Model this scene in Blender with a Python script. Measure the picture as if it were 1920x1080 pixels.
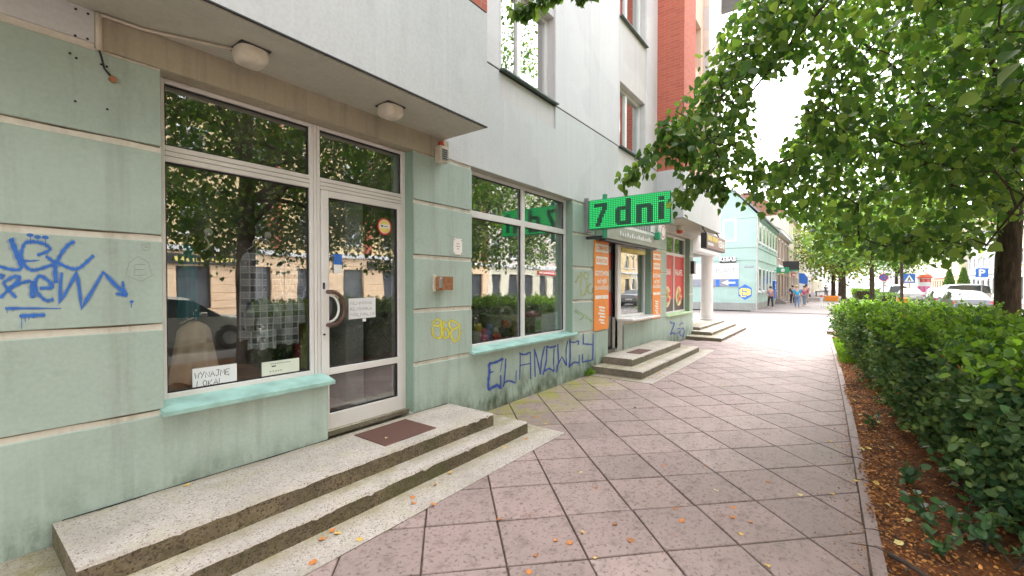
import bpy, bmesh, math, random
import numpy as np
from mathutils import Matrix, Vector
random.seed(7); rng = np.random.default_rng(7)
S = bpy.context.scene
for o in list(bpy.data.objects): bpy.data.objects.remove(o)
COL = S.collection

# ------------------------------------------------------------------ camera, sky, sun, exposure
# x runs along the street, y towards the shop facade, z up; the photographer stands at the origin
CAM_H = 1.655; YAW = math.radians(36.7); PITCH = math.radians(0.8); FPX = 813.0; SHY = 6.352
cam = bpy.data.cameras.new('camera'); camo = bpy.data.objects.new('camera', cam); COL.objects.link(camo)
camo.location = (0, 0, CAM_H); camo.rotation_euler = (math.pi/2-PITCH, 0, YAW-math.pi/2)
cam.sensor_width = 36; cam.lens = FPX/1920*36; cam.shift_y = SHY/1920; cam.clip_start = .05; cam.clip_end = 2000
S.camera = camo
W = bpy.data.worlds.new('World'); S.world = W; W.use_nodes = True
SUN_EL, SUN_AZ = math.radians(54), math.radians(22)      # azimuth measured from +x towards +y
nt = W.node_tree; nt.nodes.clear()
sky = nt.nodes.new('ShaderNodeTexSky'); sky.sky_type = 'NISHITA'; sky.sun_disc = False
sky.sun_elevation = SUN_EL; sky.sun_rotation = math.pi/2-SUN_AZ; sky.air_density = 1.0; sky.dust_density = 4.0; sky.ozone_density = 1.0
hs = nt.nodes.new('ShaderNodeHueSaturation'); hs.inputs['Saturation'].default_value = 0.15     # overcast: almost white
bg = nt.nodes.new('ShaderNodeBackground'); bg.inputs['Strength'].default_value = 0.15
wo = nt.nodes.new('ShaderNodeOutputWorld')
nt.links.new(sky.outputs[0], hs.inputs['Color']); nt.links.new(hs.outputs[0], bg.inputs['Color']); nt.links.new(bg.outputs[0], wo.inputs['Surface'])
sl = bpy.data.lights.new('sun', 'SUN'); sl.energy = 0.55; sl.angle = math.radians(35); sl.color = (1, .965, .91)
so = bpy.data.objects.new('sun', sl); COL.objects.link(so); so.location = (10, -20, 30)
sd = Vector((math.cos(SUN_EL)*math.cos(SUN_AZ), math.cos(SUN_EL)*math.sin(SUN_AZ), math.sin(SUN_EL)))
so.rotation_euler = sd.to_track_quat('Z', 'Y').to_euler()
vs = S.view_settings; vs.view_transform = 'Standard'; vs.look = 'None'; vs.gamma = 1; vs.use_curve_mapping = False
vs.exposure = 2.85

# ------------------------------------------------------------------ measuring helpers (photo pixel -> place)
ca, sa = math.cos(YAW), math.sin(YAW)
def ray(px, py):
    r = (px-960)/FPX; u = -(py-540-SHY)/FPX
    fw = math.cos(PITCH)+u*math.sin(PITCH); up = -math.sin(PITCH)+u*math.cos(PITCH)
    return (ca*fw+sa*r, sa*fw-ca*r, up)
def atY(px, py, Y): a = ray(px, py); t = Y/a[1]; return Vector((a[0]*t, Y, CAM_H+a[2]*t))
def atX(px, py, X): a = ray(px, py); t = X/a[0]; return Vector((X, a[1]*t, CAM_H+a[2]*t))
def atZ(px, py, z): a = ray(px, py); t = (z-CAM_H)/a[2]; return Vector((a[0]*t, a[1]*t, z))
def at_depth(px, py, t): a = ray(px, py); return Vector((a[0]*t, a[1]*t, CAM_H+a[2]*t))
def project(p):
    fw = p[:, 0]*ca+p[:, 1]*sa; r = p[:, 0]*sa-p[:, 1]*ca; up = p[:, 2]-CAM_H
    F = fw*math.cos(PITCH)-up*math.sin(PITCH); U = fw*math.sin(PITCH)+up*math.cos(PITCH)
    Fs = np.where(F > .05, F, .05)
    return 960+FPX*r/Fs, 540+SHY-FPX*U/Fs, F

# ------------------------------------------------------------------ objects
def tag(o, label=None, cat=None, group=None, kind=None):
    if label: o['label'] = label
    if cat: o['category'] = cat
    if group: o['group'] = group
    if kind: o['kind'] = kind
    return o
def empty(name, loc, label=None, cat=None, group=None, rz=0):
    o = bpy.data.objects.new(name, None); COL.objects.link(o); o.location = loc; o.rotation_euler = (0, 0, rz)
    o.empty_display_size = .2
    return tag(o, label, cat, group)
def link(name, me, parent=None, local=False):
    o = bpy.data.objects.new(name, me); COL.objects.link(o)
    if parent is not None:
        o.parent = parent
        if parent.type == 'EMPTY' and not local:      # meshes are written in world coordinates
            o.matrix_parent_inverse = (Matrix.Translation(parent.location) @ parent.rotation_euler.to_matrix().to_4x4()).inverted()
    return o
class MB:
    def __init__(s): s.v = []; s.f = []; s.m = []
    def add(s, vs, fs, mi=0):
        b = len(s.v); s.v += [tuple(p) for p in vs]; s.f += [tuple(b+i for i in f) for f in fs]; s.m += [mi]*len(fs); return s
    def box(s, x0, x1, y0, y1, z0, z1, mi=0):
        x0, x1 = min(x0, x1), max(x0, x1); y0, y1 = min(y0, y1), max(y0, y1); z0, z1 = min(z0, z1), max(z0, z1)
        return s.add([(x0,y0,z0),(x1,y0,z0),(x1,y1,z0),(x0,y1,z0),(x0,y0,z1),(x1,y0,z1),(x1,y1,z1),(x0,y1,z1)],
                     [(3,2,1,0),(4,5,6,7),(0,1,5,4),(1,2,6,5),(2,3,7,6),(3,0,4,7)], mi)
    def bbox(s, x0, x1, y0, y1, z0, z1, b=.01, mi=0):    # chamfered box
        xs, ys, zs = (x0, x1), (y0, y1), (z0, z1); pts = []; idx = {}
        for ix in (0, 1):
            for iy in (0, 1):
                for iz in (0, 1):
                    for ax in range(3):
                        p = [xs[ix], ys[iy], zs[iz]]
                        for k in range(3):
                            if k != ax: p[k] += b*(1 if (ix, iy, iz)[k] == 0 else -1)
                        idx[(ix, iy, iz, ax)] = len(pts); pts.append(p)
        F = []
        for ax in range(3):
            u, w = [(1, 2), (2, 0), (0, 1)][ax]
            for sd_ in (0, 1):
                q = []
                for a, c in ((0, 0), (1, 0), (1, 1), (0, 1)):
                    k = [0, 0, 0]; k[ax] = sd_; k[u] = a; k[w] = c; q.append(idx[tuple(k)+(ax,)])
                F.append(tuple(q if sd_ else q[::-1]))
        for ax in range(3):
            u, w = [(1, 2), (2, 0), (0, 1)][ax]
            for a in (0, 1):
                for c in (0, 1):
                    k0 = [0, 0, 0]; k0[u] = a; k0[w] = c; k1 = list(k0); k1[ax] = 1
                    q = [idx[tuple(k0)+(u,)], idx[tuple(k1)+(u,)], idx[tuple(k1)+(w,)], idx[tuple(k0)+(w,)]]
                    F.append(tuple(q if (a ^ c) else q[::-1]))
        for ix in (0, 1):
            for iy in (0, 1):
                for iz in (0, 1):
                    q = [idx[(ix, iy, iz, k)] for k in range(3)]
                    F.append(tuple(q if (ix+iy+iz) % 2 else q[::-1]))
        return s.add(pts, F, mi)
    def prism(s, pts, h0, h1, axis='z', mi=0):           # polygon extruded along an axis; pts are the two other coordinates
        n = len(pts)
        def P(a, b, h): return {'z': (a, b, h), 'y': (a, h, b), 'x': (h, a, b)}[axis]
        vs = [P(a, b, h0) for a, b in pts]+[P(a, b, h1) for a, b in pts]
        fs = [tuple(range(n))[::-1], tuple(range(n, 2*n))]+[(i, (i+1) % n, n+(i+1) % n, n+i) for i in range(n)]
        return s.add(vs, fs, mi)
    def tube(s, pts, rad, n=8, mi=0, cap=True):
        pts = [Vector(p) for p in pts]; rad = rad if hasattr(rad, '__len__') else [rad]*len(pts); base = len(s.v); up = Vector((.13, .21, .97))
        for i, p in enumerate(pts):
            d = (pts[min(i+1, len(pts)-1)]-pts[max(i-1, 0)])
            d = d.normalized() if d.length > 1e-9 else Vector((0, 0, 1))
            u = d.cross(up)
            if u.length < .05: u = d.cross(Vector((1, 0, 0)))
            u.normalize(); w = d.cross(u)
            for k in range(n):
                a = 2*math.pi*k/n; s.v.append(tuple(p+(u*math.cos(a)+w*math.sin(a))*rad[i]))
        for i in range(len(pts)-1):
            for k in range(n):
                s.f.append((base+i*n+k, base+i*n+(k+1) % n, base+(i+1)*n+(k+1) % n, base+(i+1)*n+k)); s.m.append(mi)
        if cap:
            s.f.append(tuple(base+k for k in range(n))[::-1]); s.m.append(mi)
            s.f.append(tuple(base+(len(pts)-1)*n+k for k in range(n))); s.m.append(mi)
        return s
    def lathe(s, prof, c, n=16, axis='z', mi=0):         # prof: (radius, height) pairs
        base = len(s.v)
        for r, h in prof:
            for k in range(n):
                a = 2*math.pi*k/n; x, y = r*math.cos(a), r*math.sin(a)
                q = {'z': (x, y, h), 'y': (x, h, y), 'x': (h, x, y)}[axis]; s.v.append((c[0]+q[0], c[1]+q[1], c[2]+q[2]))
        for i in range(len(prof)-1):
            for k in range(n):
                s.f.append((base+i*n+k, base+i*n+(k+1) % n, base+(i+1)*n+(k+1) % n, base+(i+1)*n+k)); s.m.append(mi)
        s.f.append(tuple(base+k for k in range(n))[::-1]); s.m.append(mi)
        s.f.append(tuple(base+(len(prof)-1)*n+k for k in range(n))); s.m.append(mi)
        return s
    def quad(s, o, u, v, mi=0):
        o, u, v = Vector(o), Vector(u), Vector(v); return s.add([o, o+u, o+u+v, o+v], [(0, 1, 2, 3)], mi)
    def mesh(s, name, mats, smooth=False):
        me = bpy.data.meshes.new(name); me.from_pydata(s.v, [], s.f)
        for m in (mats if isinstance(mats, (list, tuple)) else [mats]): me.materials.append(m)
        me.polygons.foreach_set('material_index', s.m)
        if smooth: me.polygons.foreach_set('use_smooth', [True]*len(s.f))
        bm = bmesh.new(); bm.from_mesh(me); bmesh.ops.recalc_face_normals(bm, faces=bm.faces); bm.to_mesh(me); bm.free()
        me.update(); return me
    def build(s, name, mats, parent=None, smooth=False, local=False, kind=None):
        o = link(name, s.mesh(name, mats, smooth), parent, local)
        if kind: o['kind'] = kind
        return o
def cells(x0, x1, z0, z1, holes):                        # rectangle minus rectangular holes -> list of rectangles
    xs = sorted({x0, x1, *[min(max(h[i], x0), x1) for h in holes for i in (0, 1)]})
    out = []
    for a, b in zip(xs, xs[1:]):
        c = (a+b)/2; cuts = sorted([(max(h[2], z0), min(h[3], z1)) for h in holes if h[0] < c < h[1]]); z = z0
        for p, q in cuts:
            if p > z: out.append((a, b, z, p))
            z = max(z, q)
        if z < z1: out.append((a, b, z, z1))
    return out
def copy_tree(o, parent=None):
    c = o.copy(); COL.objects.link(c); c.parent = parent
    for ch in o.children: copy_tree(ch, c)
    return c
def numpy_mesh(name, verts, faces, mats, mi=None, smooth=False):
    me = bpy.data.meshes.new(name); n = faces.shape[1]
    me.vertices.add(len(verts)); me.vertices.foreach_set('co', np.ascontiguousarray(verts, dtype=np.float32).ravel())
    me.loops.add(faces.size); me.loops.foreach_set('vertex_index', faces.ravel().astype(np.int32))
    me.polygons.add(len(faces)); me.polygons.foreach_set('loop_start', np.arange(0, faces.size, n, dtype=np.int32))
    for m in (mats if isinstance(mats, (list, tuple)) else [mats]): me.materials.append(m)
    if mi is not None: me.polygons.foreach_set('material_index', mi.astype(np.int32))
    if smooth: me.polygons.foreach_set('use_smooth', np.ones(len(faces), dtype=bool))
    me.update(calc_edges=True); return me
def text(name, body, size, origin, u, v, mat, parent=None, align='LEFT', depth=.0015, xs=1.0, shear=0.0, bold=0.0, local=False):
    cu = bpy.data.curves.new(name, 'FONT'); cu.body = body; cu.size = size; cu.align_x = align; cu.extrude = depth; cu.shear = shear; cu.offset = bold
    cu.resolution_u = 3
    tmp = bpy.data.objects.new('tmp', cu); COL.objects.link(tmp)
    me = bpy.data.meshes.new_from_object(tmp); bpy.data.objects.remove(tmp); bpy.data.curves.remove(cu); me.name = name
    u, v = Vector(u).normalized(), Vector(v).normalized(); n = u.cross(v)
    M = Matrix(((u.x*xs, v.x, n.x, origin[0]), (u.y*xs, v.y, n.y, origin[1]), (u.z*xs, v.z, n.z, origin[2]), (0, 0, 0, 1)))
    me.transform(M); me.materials.clear(); me.materials.append(mat); me.update()
    return link(name, me, parent, local)
XU, YU, ZU = (1, 0, 0), (0, -1, 0), (0, 0, 1)            # reading direction on the facade / on faces seen down the street

# ------------------------------------------------------------------ materials
class NT:
    def __init__(s, name):
        s.mat = bpy.data.materials.new(name); s.mat.use_nodes = True; s.t = s.mat.node_tree; s.t.nodes.clear()
        s.out = s.n('ShaderNodeOutputMaterial'); s.p = s.n('ShaderNodeBsdfPrincipled'); s.l(s.p.outputs[0], s.out.inputs['Surface'])
    def n(s, k, **kw):
        a = s.t.nodes.new(k)
        for q, w in kw.items(): setattr(a, q, w)
        return a
    def l(s, a, b): s.t.links.new(a, b)
    def setin(s, sock, val):
        if isinstance(val, bpy.types.NodeSocket): s.l(val, sock)
        else: sock.default_value = val
    def pos(s, scale=(1, 1, 1), obj=False):
        g = s.n('ShaderNodeTexCoord').outputs['Object'] if obj else s.n('ShaderNodeNewGeometry').outputs['Position']
        m = s.n('ShaderNodeVectorMath', operation='MULTIPLY'); s.l(g, m.inputs[0]); m.inputs[1].default_value = scale; return m.outputs[0]
    def noise(s, co, scale, detail=5, rough=.55, dist=0):
        a = s.n('ShaderNodeTexNoise'); s.l(co, a.inputs['Vector']); a.inputs['Scale'].default_value = scale; a.inputs['Detail'].default_value = detail
        a.inputs['Roughness'].default_value = rough; a.inputs['Distortion'].default_value = dist; return a.outputs['Fac']
    def ramp(s, fac, stops, interp='LINEAR'):
        a = s.n('ShaderNodeValToRGB'); s.l(fac, a.inputs[0]); r = a.color_ramp; r.interpolation = interp
        while len(r.elements) < len(stops): r.elements.new(.5)
        for e, (p, c) in zip(r.elements, stops):
            e.position = p; e.color = (c, c, c, 1) if not hasattr(c, '__len__') else (*c, 1)
        return a.outputs[0]
    def mix(s, fac, a, b, mode='MIX'):
        m = s.n('ShaderNodeMix', data_type='RGBA', blend_type=mode)
        s.setin(m.inputs[0], fac); s.setin(m.inputs[6], (*a, 1) if isinstance(a, tuple) else a); s.setin(m.inputs[7], (*b, 1) if isinstance(b, tuple) else b)
        return m.outputs[2]
    def math(s, op, a, b=0.0, clamp=False):
        m = s.n('ShaderNodeMath', operation=op, use_clamp=clamp); s.setin(m.inputs[0], a); s.setin(m.inputs[1], b); return m.outputs[0]
    def rng(s, v, a, b, c=0.0, d=1.0):
        m = s.n('ShaderNodeMapRange', interpolation_type='SMOOTHSTEP'); s.setin(m.inputs[0], v)
        for k, q in zip((1, 2, 3, 4), (a, b, c, d)): m.inputs[k].default_value = q
        return m.outputs[0]
    def xyz(s, co=None):
        a = s.n('ShaderNodeSeparateXYZ'); s.l(co or s.n('ShaderNodeNewGeometry').outputs['Position'], a.inputs[0]); return a.outputs
    def bump(s, h, strength=.3, dist=.01):
        b = s.n('ShaderNodeBump'); s.l(h, b.inputs['Height']); b.inputs['Strength'].default_value = strength; b.inputs['Distance'].default_value = dist
        s.l(b.outputs[0], s.p.inputs['Normal'])
    def fin(s, col, rough=.8, metallic=0.0, spec=.5):
        s.setin(s.p.inputs['Base Color'], (*col, 1) if isinstance(col, tuple) else col); s.setin(s.p.inputs['Roughness'], rough)
        s.p.inputs['Metallic'].default_value = metallic; s.p.inputs['Specular IOR Level'].default_value = spec; return s.mat
def plain(name, c, rough=.6, metallic=0.0, var=.12, scale=6, obj=True, bump=0, bs=60, spec=.5):
    t = NT(name); co = t.pos(obj=obj); n = t.noise(co, scale)
    d = tuple(max(0, x*(1-var)) for x in c); b = tuple(min(1, x*(1+var)) for x in c)
    col = t.mix(t.ramp(n, [(.3, 0.0), (.7, 1.0)]), d, b)
    if bump: t.bump(t.noise(co, bs, 3), bump, .004)
    return t.fin(col, t.math('ADD', rough-.06, t.math('MULTIPLY', n, .12)), metallic, spec)
def plaster(name, c, c2, dirt=(.16, .17, .13), streak=.45, base_grime=0.0, bump=.25):
    t = NT(name); co = t.pos(); n1 = t.noise(co, .9, 6, .6); n2 = t.noise(t.pos((5, 5, .35)), 1.6, 6, .65); n3 = t.noise(co, 38, 4)
    col = t.mix(t.ramp(n1, [(.32, 0.0), (.68, 1.0)]), c, c2)
    col = t.mix(t.math('MULTIPLY', t.ramp(n2, [(.5, 0.0), (.78, 1.0)]), streak), col, dirt)
    col = t.mix(t.math('MULTIPLY', t.ramp(t.noise(co, 5.5, 7, .7), [(.56, 0.0), (.74, 1.0)]), .28), col, dirt)
    if base_grime:
        z = t.xyz()[2]
        k = t.math('MULTIPLY', t.rng(z, .55, .0, 0, 1), t.ramp(t.noise(t.pos((1.6, 1.6, .8)), 3.0, 6, .7), [(.38, 0.0), (.62, 1.0)]))
        col = t.mix(t.math('MULTIPLY', k, base_grime), col, (.055, .085, .04))
        k2 = t.rng(z, .12, 0.0, 0, 1); col = t.mix(t.math('MULTIPLY', k2, .35*base_grime), col, (.12, .11, .09))
    col = t.mix(t.math('MULTIPLY', t.ramp(n3, [(.35, 0.0), (.65, 1.0)]), .10), col, (.1, .1, .09))
    pt = t.ramp(t.noise(t.pos((1, 1, 1.3)), .55, 2, .4, .6), [(.50, 0.0), (.53, 1.0)]); col = t.mix(t.math('MULTIPLY', pt, .12), col, tuple(min(1, x*1.35) for x in c2))      # old repainting
    col = t.mix(t.math('MULTIPLY', t.ramp(t.noise(t.pos((9, 9, .28)), 1.3, 5, .6), [(.58, 0.0), (.72, 1.0)]), .22), col, tuple(min(1, x*1.25) for x in c2))      # pale runs
    t.bump(t.math('ADD', n3, t.math('MULTIPLY', t.noise(co, 140, 2), .6)), bump, .004)
    return t.fin(col, .88, spec=.25)
M = {}
M['green'] = plaster('green_plaster', (.375, .470, .420), (.44, .530, .482), (.23, .245, .22), .5, 1.0)
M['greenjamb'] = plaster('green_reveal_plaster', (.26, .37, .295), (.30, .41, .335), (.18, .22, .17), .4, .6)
M['white'] = plaster('white_plaster', (.60, .615, .63), (.66, .67, .685), (.48, .485, .48), .3)
M['white2'] = plaster('upper_white_plaster', (.68, .68, .715), (.74, .735, .765), (.55, .53, .54), .35)
M['panelp'] = plaster('lilac_white_plaster', (.62, .60, .605), (.68, .655, .66), (.46, .44, .43), .35)
M['groove'] = plaster('cream_groove_plaster', (.66, .62, .55), (.74, .70, .63), (.30, .26, .19), .6)
M['tan'] = plaster('tan_lintel_plaster', (.41, .365, .275), (.49, .44, .34), (.19, .165, .12), .7)
M['soffit'] = plaster('grey_soffit_plaster', (.47, .46, .39), (.54, .53, .46), (.33, .32, .25), .35)
M['peach'] = plaster('peach_plaster', (.80, .56, .36), (.85, .62, .42), (.6, .42, .29), .3)
M['peach2'] = plaster('ochre_plaster', (.70, .52, .28), (.76, .58, .33), (.46, .36, .22), .35)
M['mint'] = plaster('mint_plaster', (.38, .53, .49), (.42, .57, .53), (.33, .46, .42), .35)
M['brownp'] = plaster('brown_plaster', (.34, .27, .23), (.42, .34, .29), (.2, .16, .13), .5)
M['pinkp'] = plaster('pale_pink_plaster', (.70, .60, .55), (.76, .67, .62), (.5, .43, .4), .3)
M['cream'] = plaster('cream_plaster', (.72, .66, .52), (.78, .72, .58), (.5, .45, .36), .3)
M['plinth'] = plaster('grey_plinth', (.30, .31, .30), (.36, .37, .35), (.18, .18, .17), .5)
M['pinkpeach'] = plaster('pink_peach_plaster', (.72, .50, .40), (.77, .56, .46), (.55, .40, .33), .3)
def mk_brick():
    t = NT('red_brick'); g = t.n('ShaderNodeTexCoord').outputs['Object']; a = t.n('ShaderNodeSeparateXYZ'); t.l(g, a.inputs[0])
    c = t.n('ShaderNodeCombineXYZ'); t.l(t.math('ADD', a.outputs[0], a.outputs[1]), c.inputs[0]); t.l(a.outputs[2], c.inputs[1])
    b = t.n('ShaderNodeTexBrick'); t.l(c.outputs[0], b.inputs['Vector']); b.inputs['Scale'].default_value = 1
    b.inputs['Brick Width'].default_value = .26; b.inputs['Row Height'].default_value = .075; b.inputs['Mortar Size'].default_value = .006; b.inputs['Mortar Smooth'].default_value = .3
    b.inputs['Color1'].default_value = (.58, .145, .095, 1); b.inputs['Color2'].default_value = (.49, .11, .075, 1); b.inputs['Mortar'].default_value = (.42, .27, .22, 1)
    col = t.mix(t.math('MULTIPLY', t.noise(t.pos(), 2.2), .35), b.outputs['Color'], (.55, .22, .15)); inv = t.math('SUBTRACT', 1.0, b.outputs['Fac'])
    t.bump(inv, .6, .006); return t.fin(col, .85, spec=.25)
M['brick'] = mk_brick()
def mk_terrazzo(name='washed_aggregate', tint=(.50, .44, .40), moss=.93):
    t = NT(name); co = t.pos()
    v = t.n('ShaderNodeTexVoronoi', feature='F1'); t.l(co, v.inputs['Vector']); v.inputs['Scale'].default_value = 95; v.inputs['Randomness'].default_value = 1
    sp = t.n('ShaderNodeSeparateColor'); t.l(v.outputs['Color'], sp.inputs[0])
    stone = t.ramp(sp.outputs[0], [(0.0, (.12, .105, .10)), (.10, (.30, .25, .22)), (.28, (.50, .44, .40)), (.55, (.52, .475, .445)), (.82, (.62, .58, .55)), (1.0, (.50, .38, .30))], 'CONSTANT')
    edge = t.ramp(v.outputs['Distance'], [(.34, 0.0), (.62, 1.0)])
    col = t.mix(edge, stone, tint)
    col = t.mix(t.math('MULTIPLY', t.ramp(t.noise(co, 3.2, 6), [(.45, 0.0), (.75, 1.0)]), .45), col, (.30, .27, .22))
    g = t.n('ShaderNodeNewGeometry'); nz = t.n('ShaderNodeSeparateXYZ'); t.l(g.outputs['Normal'], nz.inputs[0])
    side = t.rng(nz.outputs[2], .8, .3, 0, 1)
    mcol = t.mix(t.ramp(t.noise(co, 8, 8, .75), [(.38, 0.0), (.66, 1.0)]), (.010, .009, .005), (.085, .074, .024))
    mcol = t.mix(t.ramp(t.noise(t.pos((1, 1, 1)), 7, 5), [(.56, 0.0), (.76, .55)]), mcol, (.22, .18, .115))
    mcol = t.mix(t.ramp(t.noise(co, 3.3, 5), [(.32, .15), (.68, .75)]), mcol, t.mix(1.0, stone, (.46, .38, .26), 'MULTIPLY'))
    mcol = t.mix(t.math('MULTIPLY', t.ramp(t.noise(co, 2.1, 6, .7), [(.50, 0.0), (.64, 1.0)]), .75), mcol, (.060, .072, .012))
    col = t.mix(t.math('MULTIPLY', side, moss), col, mcol)
    z = t.xyz(co)
    fl = t.math('MULTIPLY', t.ramp(t.noise(co, 4.5, 6), [(.52, 0.0), (.72, 1.0)]), .26)
    col = t.mix(t.math('MULTIPLY', fl, t.math('SUBTRACT', 1.0, side)), col, (.40, .38, .15))
    gn = t.ramp(t.noise(co, 6, 6, .7), [(.35, .25), (.62, 1.0)]); flat_ = t.math('SUBTRACT', 1.0, side)       # moss and grit gathered along the back of the treads
    d1 = t.math('MULTIPLY', t.rng(z[1], 2.80, 2.96, 0, 1), t.math('MULTIPLY', t.rng(z[2], .20, .16, 0, 1), t.rng(z[2], .06, .10, 0, 1))); d2 = t.math('MULTIPLY', t.rng(z[1], 2.55, 2.73, 0, 1), t.rng(z[2], .06, .03, 0, 1)); d3 = t.math('MULTIPLY', t.rng(z[1], 3.52, 3.65, 0, .7), t.rng(z[2], .2, .25, 0, 1))
    dd = t.math('ADD', t.math('ADD', d1, d2), d3, True); col = t.mix(t.math('MULTIPLY', t.math('MULTIPLY', dd, gn), t.math('MULTIPLY', flat_, .72)), col, (.235, .205, .075))
    col = t.mix(t.math('MULTIPLY', t.ramp(t.noise(co, 1.3, 6, .7), [(.42, 0.0), (.68, .5)]), flat_), col, (.29, .255, .225))
    t.bump(t.math('ADD', t.ramp(v.outputs['Distance'], [(.1, 1.0), (.6, 0.0)]), t.noise(co, 300, 2)), .55, .004)
    return t.fin(col, .85, spec=.3)
M['terrazzo'] = mk_terrazzo()
M['concrete_step'] = mk_terrazzo('worn_concrete_step', (.62, .56, .50), .8)
def mk_slab():
    t = NT('pink_grey_concrete_slab'); co = t.pos(); oi = t.n('ShaderNodeObjectInfo').outputs['Random']; p = t.xyz(co)
    base = t.ramp(oi, [(0.0, (.270, .200, .190)), (.14, (.325, .240, .228)), (.35, (.360, .265, .250)), (.6, (.305, .228, .217)), (.7, (.335, .247, .235)), (.9, (.375, .280, .264)), (1.0, (.40, .305, .288))])
    col = t.mix(t.math('MULTIPLY', t.ramp(t.noise(co, 1.1, 7, .65), [(.42, 0.0), (.66, 1.0)]), .55), base, (.235, .19, .175))
    col = t.mix(t.math('MULTIPLY', t.ramp(t.noise(co, 9, 8, .75), [(.50, 0.0), (.66, 1.0)]), .62), col, (.125, .092, .085))
    col = t.mix(t.math('MULTIPLY', t.ramp(t.noise(co, 34, 4, .6), [(.555, 0.0), (.665, 1.0)]), .72), col, (.085, .062, .055))
    v = t.n('ShaderNodeTexVoronoi', feature='F1'); t.l(co, v.inputs['Vector']); v.inputs['Scale'].default_value = 1.7
    col = t.mix(t.math('MULTIPLY', t.math('MULTIPLY', t.rng(v.outputs['Distance'], .17, .05, 0, 1), t.ramp(t.noise(co, 17, 4), [(.4, 0.0), (.6, 1.0)])), .5), col, (.15, .06, .05))
    v2 = t.n('ShaderNodeTexVoronoi', feature='F1'); t.l(co, v2.inputs['Vector']); v2.inputs['Scale'].default_value = 7
    col = t.mix(t.math('MULTIPLY', t.rng(v2.outputs['Distance'], .10, .04, 0, 1), .6), col, (.10, .075, .06))
    kerb_dark = t.rng(p[1], 1.2, -.1, 0, .42); col = t.mix(t.math('MULTIPLY', kerb_dark, t.ramp(t.noise(co, 1.6, 6), [(.3, .2), (.6, 1.0)])), col, (.17, .14, .125))  # darker towards the kerb side
    mz = t.math('MULTIPLY', t.math('MULTIPLY', t.rng(p[1], 2.45, 3.55, 0, 1), t.rng(p[0], 9.0, 6.5, 0, 1)), t.ramp(t.noise(co, 2.6, 7, .7), [(.40, 0.0), (.58, 1.0)]))
    col = t.mix(t.math('MULTIPLY', mz, .8), col, (.30, .30, .045))
    t.bump(t.math('ADD', t.noise(co, 120, 4), t.noise(co, 18, 4)), .28, .004)
    return t.fin(col, t.math('ADD', .62, t.math('MULTIPLY', t.noise(co, 4), .25)), spec=.35)
M['slab'] = mk_slab()
M['joint'] = plain('joint_sand', (.10, .066, .046), .95, var=.5, scale=14, obj=False)
def mk_soil():
    t = NT('leaf_litter_soil'); co = t.pos(); n = t.noise(co, 3, 8, .7)
    col = t.ramp(n, [(.30, (.055, .035, .024)), (.43, (.12, .058, .03)), (.57, (.26, .10, .036)), (.75, (.35, .14, .047))])
    col = t.mix(t.ramp(t.noise(co, 60, 4, .7), [(.45, 0.0), (.65, .75)]), col, (.045, .028, .018))
    t.bump(t.math('ADD', t.noise(co, 45, 6, .7), n), .9, .02); return t.fin(col, .95, spec=.2)
M['soil'] = mk_soil()
def mk_asphalt(name, c, var=.2):
    t = NT(name); co = t.pos(); col = t.mix(t.ramp(t.noise(co, .7, 6), [(.3, 0.0), (.7, 1.0)]), tuple(x*(1-var) for x in c), tuple(x*(1+var) for x in c))
    col = t.mix(t.math('MULTIPLY', t.noise(co, 60, 3), .3), col, tuple(x*.5 for x in c)); t.bump(t.noise(co, 150, 2), .3, .004); return t.fin(col, .85, spec=.3)
M['asphalt'] = mk_asphalt('asphalt', (.10, .098, .096))
M['pave_far'] = mk_asphalt('pale_paving', (.175, .150, .145), .12)
M['ground'] = mk_asphalt('town_ground', (.20, .18, .165))
M['paintw'] = plain('road_paint', (.78, .78, .76), .7, var=.08, scale=8, obj=False)
M['kerb'] = plain('kerb_concrete', (.26, .225, .205), .9, var=.3, scale=9, obj=False, bump=.4)
M['pvc'] = plain('white_frame_paint', (.76, .735, .73), .42, var=.05, scale=3)
M['pvc_far'] = plain('white_window_plastic', (.80, .80, .80), .4, var=.03)
M['grooveshade'] = plain('groove_shade', (.16, .14, .10), .95, var=.5, scale=9, obj=False)  # dark tone for the painted shadow lines in the grooves
M['gap'] = plain('dark_gap', (.02, .02, .02), .8)
M['seal'] = plain('black_rubber_seal', (.018, .018, .02), .6)
M['sill'] = plain('turquoise_sill_paint', (.34, .56, .515), .6, var=.22, scale=5, bump=.15)
M['sillg'] = plain('pale_green_sill_paint', (.48, .66, .38), .6, var=.1)
M['silld'] = plain('dark_green_sill_metal', (.10, .14, .12), .5, var=.2)
M['metal_grey'] = plain('grey_metal', (.34, .34, .34), .45, .6, var=.15)
M['metal_dark'] = plain('dark_metal', (.05, .05, .055), .5, .4)
M['steel'] = plain('galvanised_steel', (.5, .5, .5), .4, .8)
M['rust'] = plain('rusty_brown_paint', (.33, .15, .07), .7, var=.35, scale=30)
M['handle'] = plain('brown_handle_wood', (.10, .05, .035), .4, var=.3, scale=12)
M['lampglass'] = plain('opal_lamp_cover', (.66, .60, .50), .35, var=.12, scale=12)
M['offwhite'] = plain('yellowed_plastic', (.62, .56, .46), .5, var=.12, scale=10)
M['redplastic'] = plain('red_plastic', (.60, .09, .04), .35)
M['paper'] = plain('white_paper', (.80, .82, .86), .9, var=.04)
M['papery'] = plain('cream_paper', (.72, .76, .66), .9, var=.04)
M['ink'] = plain('black_ink', (.06, .06, .09), .8)
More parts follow.
